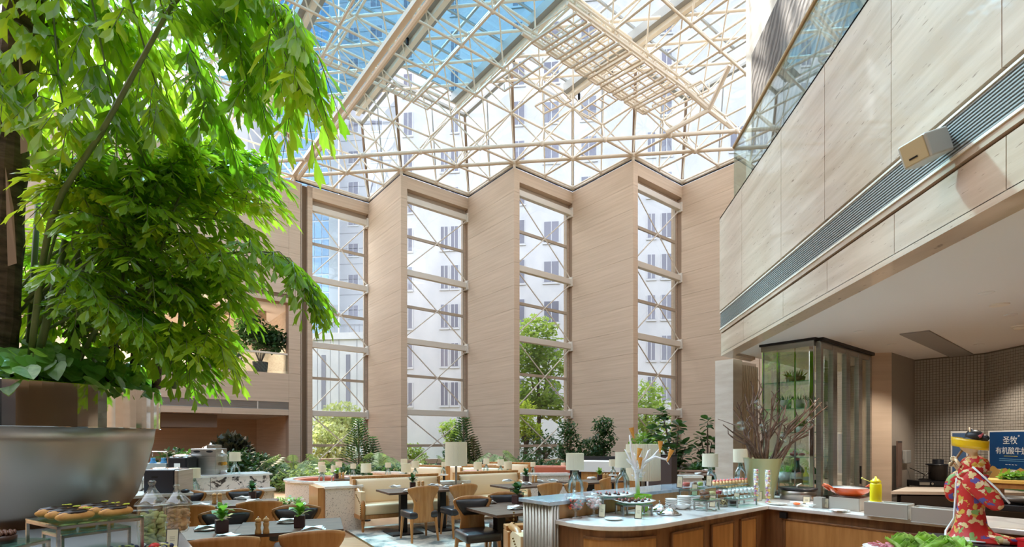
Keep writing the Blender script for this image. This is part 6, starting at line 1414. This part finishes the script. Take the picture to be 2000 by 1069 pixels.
# fruit tarts, macarons
bb = M('blueberry', (36, 46, 88), .4); gr = M('green_sponge', (170, 182, 110), .7); mc = M('pink_macaron', (236, 130, 140), .5); st_r = M('strawberry', (220, 50, 44), .3)
for k, (px, t_, lbx) in enumerate(((240, 3.0, 'green sponge tray with blueberries behind the riser leg'), (310, 3.05, 'pale tart with blueberries and strawberry before the jars'))):
    q = L2c((px-1000)/1000*t_, t_); t = thing('fruit_tart', lbx, 'tart', q, UD + .3); MB().lathe([(.085, 0), (.10, .05), (.095, .055), (.0001, .05)], 24).build('crust', gr if k == 0 else M('tart_shell', (226, 206, 140), .6), t, True)
    for i in range(10): a = i*2.4; r = .028*sqrt(i); part('bb', 'blueberry', lambda b: b.sphere((0, 0, 0), .015, 10, 8), bb, t, True, mat=T(r*cos(a), r*sin(a), .066)); 
    for i in range(6): a = i*2.4 + 1; part('gs', 'sponge_cube', lambda b: b.box(-.014, .014, -.014, .014, -.01, .014), M('pale_cube', (206, 206, 140), .7) if ('gs', 'sponge_cube') not in CACHE else None, t, mat=T(.05*cos(a), .05*sin(a), .062, a))
    if k: MB().sphere((-.03, .0, .075), .028, 12, 8, (1.2, .8, .8)).build('strawberry', st_r, t, True)
for k in range(3): q = L2c(-.706*2.85 + .085*k, 2.86 + .05*k); t = thing('macaron', 'pink macaron %s at the bottom of the picture' % ('leftmost', 'in the middle of three', 'rightmost')[k], 'macaron', q, 0, 'pink macarons'); part('mac', 'shells', lambda b: b.lathe([(.0001, 0), (.034, .004), (.04, .018), (.036, .022), (.036, .03), (.04, .034), (.034, .048), (.0001, .054)], 20), mc, t, True); part('mac', 'cream', lambda b: b.lathe([(.037, .022), (.037, .03)], 18, caps=False), porc, t)
card(L2c(-.665*3.3, 3.3), 'menu card leaning at the edge of the side buffet', .13, .07)
t = thing('glass_tumbler', 'small glass behind the tall biscuit jar', 'glass', L2c(-.712*4.0, 4.0)); MB().lathe([(.03, 0), (.036, .12), (.034, .12), (.029, .006)], 20).build('body', glassw, t, True)
# coffee bar
br0 = CW(-4.10, 8.68, 0); cb = thing('coffee_bar', 'veined white marble coffee bar with a lower front shelf', 'counter', br0, R45)
for i in range(3): MB().box(-.88*(i+1) + .004, -.88*i - .004, 0, .05, .82, 1.03).build('marble_panel', marble_v, cb)
MB().box(-2.64, 0, .05, .62, 0, 1.02).build('carcass', terra, cb); MB().box(-2.68, .03, -.03, .66, 1.02, 1.05).build('top', marble, cb); MB().box(-2.64, 0, -.26, .05, 0, .78).build('lower_front', terra, cb); MB().box(-2.66, .02, -.3, .05, .78, .82).build('lower_shelf', marble, cb)
t = thing('back_counter', 'side counter under the black coffee machine', 'counter', CW(-4.75, 6.85, 0), R45); MB().box(-1.2, .35, -.3, .3, 0, .88).build('carcass', oak_dark, t); MB().box(-1.2, .38, -.33, .33, .88, .915).build('top', marble, t)
def onbar(px, t_, z=1.0505): return CW((px-1000)/1000*t_, t_, z)
t = thing('coffee_machine', 'boxy brushed steel coffee machine on the marble bar', 'coffee machine', onbar(398, 8.35), R45 - .6); MB().box(-.2, .2, -.02, .36, 0, .42).build('housing', steel, t, bevel=.01); MB().box(-.2, .2, -.022, -.018, .3, .305).build('seam', dark_metal, t)
for s in (-1, 1): MB().sphere((s*.1, -.02, .375), .055, 14, 8, (1, .12, .35)).build('vent', dark_metal, t, True)
MB().box(.02, .14, .05, .3, .42, .48).build('cup_tray', steel, t)
t = thing('black_dispenser', 'black dispenser with a white notice on the marble bar', 'coffee machine', onbar(346, 8.0), R45 - .6); MB().box(-.15, .15, 0, .3, 0, .3).build('housing', black_m, t, bevel=.03); MB().sphere((0, .15, .3), .15, 16, 8, (1, 1, .3)).build('lid', chrome, t, True); MB().box(-.045, .045, -.004, 0, .06, .2).build('notice', porc, t); MB().cyl((-.15, .06, .02), (-.15, .06, .29), .03, n=10).build('side_column', chrome, t)
t = thing('espresso_machine', 'pale grey espresso machine behind the planter', 'coffee machine', onbar(303, 8.0), R45 - .6); MB().box(-.17, .17, 0, .3, 0, .2).build('housing', cream_grey, t, bevel=.01); MB().box(-.04, .04, -.006, 0, .08, .13).build('screen', black_m, t); MB().tube([(-.1, .1, .2), (-.1, .1, .38), (.12, .1, .38), (.12, .1, .2)], .008, 6).build('frame', chrome, t)
for s in (-1, 1): MB().lathe([(.05, .2), (.03, .24), (.035, .28)], 14, (s*.08, .08, 0)).build('blue_cup', M('blue_plastic', (60, 140, 190), .4), t)
t = thing('coffee_machine', 'large black coffee machine with a steel side beside the planter', 'coffee machine', CW(-.685*6.75, 6.75, .9155), R45 - .55); MB().box(-.22, .16, 0, .4, 0, .31).build('housing', M('navy_black', (28, 32, 44), .3), t, bevel=.015); MB().box(.16, .21, 0, .4, 0, .3).build('steel_side', steel, t, bevel=.01); MB().sphere((-.12, .2, .31), .12, 14, 6, (1, 1, .22)).sphere((.06, .2, .31), .1, 14, 6, (1, 1, .2)).build('lids', chrome, t, True); MB().box(-.12, -.04, -.003, 0, .2, .225).build('badge', dark_metal, t); MB().sphere((.27, .05, .02), .055, 12, 8, (1, 1, .5)).build('drip_cup', dark_metal, t, True)
t = thing('juice_dispenser', 'glass juice dispenser with floating orange slices', 'dispenser', onbar(434, 8.55)); MB().lathe([(.07, 0), (.07, .05), (.09, .06)], 24).build('stand', chrome, t, True); MB().lathe([(.09, .07), (.095, .09), (.095, .27), (.07, .33), (.02, .34)], 28, caps=False).build('glass', glassw, t, True); MB().lathe([(.06, .33), (.03, .36), (.008, .39), (.0001, .4)], 18).build('lid', chrome, t, True); MB().cyl((.0, -.09, .08), (0, -.13, .08), .012, n=8).build('tap', chrome, t)
for i in range(6): part('osl', 'orange_slice', lambda b: b.lathe([(.0001, -.004), (.03, -.004), (.03, .004), (.0001, .004)], 14), or_c if 0 else M('orange_slice', (240, 170, 40), .4) if ('osl', 'orange_slice') not in CACHE else None, t, mat=T(.05*cos(i*1.05), .05*sin(i*1.05), .17, 0, 1.2, i))
t = thing('lidded_server', 'round polished food server behind the coffee machine', 'dish', onbar(412, 8.85)); MB().lathe([(.13, 0), (.14, .3), (.15, .38), (.15, .4)], 28).build('drum', steel, t, True); MB().lathe([(.15, .4), (.13, .44), (.04, .48), (.015, .485), (.02, .51), (.0001, .515)], 28).build('cover', chrome, t, True)
t = thing('wooden_trough', 'low reddish wood troughs beside the coffee bar', 'planter', CW(-4.45, 9.9, 0), radians(6)); 
for i in range(3): MB().box(-.35 + .27*i, -.1 + .27*i, 0, .25, 0, .36).build('trough', oak_dark, t)
mb = MB(); blob_leaves(mb, Vector((0, .12, .42)), .35, .1, .08, 160, .08); mb.build('foliage', leaf_pale, t)

# ---- ground cover in the planter: heart leaves, each its own
gcov = thing('trailing_vine', 'heart leafed vine carpeting the rim of the steel planter', 'plant', pc_ + Vector((0, 0, 1.981)))
def heart(b):
    pts = [(0, 0), (.20, -.13), (.40, -.02), (.46, .22), (.36, .52), (.18, .80), (0, 1.0)]
    vs = [(0, .25, -.03)]; 
    for x, y in pts: vs.append((x, y, -.10*(abs(x)/.46)**2*0 + .07*abs(x) - .12*max(0, y - .4)))
    for x, y in pts[-2:0:-1]: vs.append((-x, y, .07*abs(x) - .12*max(0, y - .4)))
    n = len(vs) - 1; b.raw(vs, [(0, i, i % n + 1) for i in range(1, n + 1)])
st = MB()
for i in range(285):
    a = random.uniform(-2.5, 1.1); r = 1.06*sqrt(random.random()) if i % 3 else random.uniform(.85, 1.1); r *= .93; z = .15 + .42*random.random()*(1.2 - .6*r/1.1)
    if i % 9 == 0: r = random.uniform(1.0, 1.1); z = random.uniform(.10, .2)
    p = Vector((cos(a)*r, sin(a)*r, z)); d = Vector((cos(a + random.uniform(-.9, .9)), sin(a + random.uniform(-.9, .9)), random.uniform(-1.5, -.15)))
    part('heart', 'leaf', heart, leaf_vine, gcov, mat=aim(p, d, random.uniform(-.6, .6), random.uniform(.12, .20)))
    if i % 3 == 0: st.tube([(p.x*.8, p.y*.8, 0), p], .004, 4)
st.build('stems', stem_g, gcov); fill = MB()
for i in range(420):
    a = random.uniform(0, 2*pi); r = 1.0*sqrt(random.random()); z = .1 + .38*random.random()*(1.1 - .6*r/1.1); hb = MB(); heart(hb)
    m4 = aim(Vector((cos(a)*r, sin(a)*r, z)), Vector((cos(a + random.uniform(-1, 1)), sin(a + random.uniform(-1, 1)), random.uniform(-1.3, -.1))), random.uniform(-.6, .6), random.uniform(.12, .2)); fill.raw([m4 @ Vector(v) for v in hb.v], hb.f)
fill.build('under_leaves', leaf_vine, gcov, kind='stuff')

# ---- fishtail palm
pb_ = pc_ + Vector((0, 0, 1.981)); pm = thing('fishtail_palm', 'large fishtail palm arching out of the steel planter', 'palm', pb_)
def V(px, py, t): return atd(px, py, t) - pb_
def bez(pts, u):
    pts = list(pts)
    n = len(pts) - 1; x = u*n; i = min(int(x), n - 1); f = x - i
    p0, p1, p2, p3 = pts[max(i-1, 0)], pts[i], pts[i+1], pts[min(i+2, n)]
    return .5*((2*p1) + (p2 - p0)*f + (2*p0 - 5*p1 + 4*p2 - p3)*f*f + (3*p1 - p0 - 3*p2 + p3)*f**3)
pr = random.Random(11)
def fish(b, p, d, L_, up):
    'one jagged fishtail leaflet'
    d = d.normalized(); s = d.cross(up); s = s.normalized() if s.length > .05 else d.orthogonal().normalized(); n = s.cross(d); w = L_*pr.uniform(.22, .40)
    q = [p, p + d*L_*.55 + s*w*.55 + n*L_*.05, p + d*L_*.86 + s*w*.72, p + d*L_*.82 + s*w*.25, p + d*L_*1.05 + s*w*.05, p + d*L_*.8 - s*w*.2, p + d*L_*.72 - s*w*.45, p + d*L_*.5 - s*w*.4 + n*L_*.04, p + d*L_*.5 + n*L_*-.02]
    b.raw(q, [(0, 1, 8), (1, 2, 3, 8), (3, 4, 5, 8), (5, 6, 7, 8), (0, 8, 7)])
def frond(pts, start=.3, npin=11, plen=.42, lf=.17, droop=.55, rad=.016, lm=None):
    pts = [Vector(p) for p in pts]; mb = MB(); K = 22; path = [bez(pts, i/K) for i in range(K+1)]
    Lg = sum((a - c).length for a, c in zip(path, path[1:]))
    rb = MB().tube(path, [rad*(1 - .75*i/K) for i in range(K+1)], 7)
    for i in range(npin):
        u = start + (1 - start)*(i + .3)/npin; p = bez(pts, u); d = (bez(pts, min(1, u + .02)) - bez(pts, max(0, u - .02))).normalized()
        side = d.cross(Vector((0, 0, 1))); side = side.normalized() if side.length > .1 else Vector((1, 0, 0)); pl_ = plen*(.45 + .55*sin(pi*min(1, (.25 + .75*(1 - (u - start)/(1 - start))))))
        for sg in (-1, 1):
            e = (side*sg*pr.uniform(.5, .95) + d*pr.uniform(.5, .9) + Vector((0, 0, pr.uniform(-.35, .25)))).normalized(); m = p + e*pl_*.5 + Vector((0, 0, .03)); tip = p + e*pl_ - Vector((0, 0, pl_*droop*.5)); ch_ = [p, m, tip]
            rb.tube(ch_, [.005, .004, .002], 4); nl = 6
            for k in range(nl):
                f = (k + .6)/nl; q = bez(ch_, f); dd = (tip - p).normalized(); s2 = dd.cross(Vector((0, 0, 1))); s2 = s2.normalized() if s2.length > .1 else side
                for g in ((-1, 1) if k < nl - 1 else (0,)):
                    ld = dd*pr.uniform(.5, .9) + s2*g*pr.uniform(.4, .8) + Vector((0, 0, -droop*pr.uniform(.4, 1.3))); fish(mb, q, ld, lf*pr.uniform(.7, 1.25), Vector((pr.uniform(-.5, .5), pr.uniform(-.5, .5), 1)))
    f = rb.build('frond', stem_g, pm, True); mb.build('leaflets', lm or leaf_palm, f, False, kind='stuff')
# trunks
tk = MB(); tp = [V(-14, 745, 4.3), V(0, 600, 4.25), V(8, 420, 4.2), V(20, 250, 4.15), V(38, 100, 4.1), V(48, 10, 4.1), V(52, -80, 4.1)]
pth = [bez(tp, i/28) for i in range(29)]; tk.tube(pth, [.125*(1 + .10*(i % 4 == 0)) for i in range(29)], 16); tk.build('trunk', bark, pm)
for (a, b2, w) in ((34, 12, .05), (50, 300, .045), (24, 520, .04)):
    p = V(a, b2, 4.0); MB().raw([p + Vector((-w, 0, -.0)), p + Vector((w, 0, .02)), p + Vector((w*.9, -.02, .45)), p + Vector((0, -.05, .75)), p + Vector((-w*.7, -.02, .4))], [(0, 1, 2, 3, 4)]).build('leaf_sheath', M('dry_sheath', (150, 128, 108), .8) if 'dsh' not in globals() else dsh, pm)
for px0, px1, y1, t_, r in ((25, 42, 330, 4.4, .03), (52, 75, 380, 4.5, .026), (215, 240, 420, 4.9, .05), (260, 285, 420, 5.0, .045), (305, 320, 500, 5.1, .04), (140, 150, 450, 4.8, .045), (60, 128, 470, 4.2, .03), (340, 360, 560, 5.1, .03)):
    tk = MB().tube([V(px0, 760, t_), V((px0 + px1)/2, (760 + y1)/2, t_), V(px1, y1, t_)], [r, r*.9, r*.8], 9).build('stem', bark if r > .035 else stem_g, pm, True)
# the two great arching fronds
frond([V(60, 700, 4.1), V(100, 430, 3.9), V(200, 255, 3.75), V(290, 92, 3.65), V(345, 0, 3.6), V(430, -55, 3.6), V(520, -10, 3.6), V(585, 70, 3.6)], .50, 15, .50, .20, 1.0, .024)
frond([V(150, 720, 4.5), V(190, 640, 4.4), V(270, 568, 4.3), V(380, 512, 4.2), V(490, 492, 4.1), V(565, 520, 4.05), V(600, 570, 4.0)], .42, 13, .30, .15, .8, .018)
frond([V(560, 505, 4.05), V(592, 545, 4.0), V(612, 585, 4.0), V(620, 610, 4.0)], .1, 6, .12, .10, 1.0, .006)
ends = [(505, 350, 4.9), (515, 400, 4.8), (480, 440, 4.6), (520, 330, 4.9), (455, 590, 4.6), (440, 690, 4.5), (385, 725, 4.4), (420, 640, 4.7), (470, 315, 5.0), (400, 330, 4.6), (330, 330, 4.4), (270, 350, 4.2), (430, 540, 4.4), (360, 470, 4.3), (300, 420, 4.2),
        (230, 330, 4.4), (180, 350, 4.2), (140, 380, 4.0), (200, 440, 4.0), (250, 500, 4.1), (330, 560, 4.2), (380, 600, 4.5), (300, 640, 4.2), (240, 610, 4.0), (160, 560, 3.9), (410, 400, 5.0), (350, 380, 5.1), (440, 480, 5.0), (470, 520, 4.8), (130, 450, 5.2), (90, 520, 5.2), (280, 450, 5.2), (200, 380, 5.3), (380, 670, 4.3), (345, 700, 4.6), (100, 600, 4.8), (440, 370, 5.2), (480, 400, 5.1), (60, 620, 5.0), (120, 640, 5.1), (180, 650, 4.9), (250, 660, 4.8), (310, 690, 4.6), (40, 540, 5.3), (220, 560, 5.3), (150, 500, 5.4), (290, 560, 5.3)]
for i, (px, py, t_) in enumerate(ends):
    ox, oy = pr.uniform(20, 290), pr.uniform(560, 690); ot = pr.uniform(4.2, 5.0); mx_, my = (ox + px)/2 + pr.uniform(-40, 20), min(oy, py)*.5 + (oy + py)*.25 - pr.uniform(10, 50)
    frond([V(ox, oy, ot), V((ox*2 + mx_)/3 + 5, (oy + my)/2, ot), V(mx_, my, (ot + t_)/2), V((mx_ + px*1.6)/2.6, (my + py*1.6)/2.6 - 22, t_), V(px, py, t_)], .38, 9, .36, .155, .45, .013, leaf_palm_lit if i % 4 == 1 else None)
# upper crown: fronds falling from above the frame
for (sx, sy, ex, ey, t0, t1) in ((60, -120, 120, 230, 4.1, 3.9), (80, -160, 215, 210, 4.1, 4.0), (100, -180, 300, 190, 4.1, 4.1), (120, -190, 390, 180, 4.2, 4.2), (140, -200, 470, 150, 4.2, 4.3), (150, -200, 440, 40, 4.2, 4.0), (200, -180, 510, 100, 4.2, 4.2), (180, -190, 560, 150, 4.1, 3.8), (60, 0, 140, 300, 4.1, 4.4), (60, 0, 320, 280, 4.2, 4.8), (60, 60, 400, 270, 4.2, 5.0), (20, -100, -10, 160, 4.0, 3.7)):
    frond([V(sx, sy, t0), V(sx*.7 + ex*.3, sy*.75 + ey*.25 - 75, t0), V(sx*.35 + ex*.65, sy*.45 + ey*.55 - 90, (t0 + t1)/2), V(ex, ey - 40, t1), V(ex + 25, ey + 30, t1)], .25, 9, .42, .215, .75, .014, leaf_palm_lit if ex % 20 == 0 and ey % 40 else None)
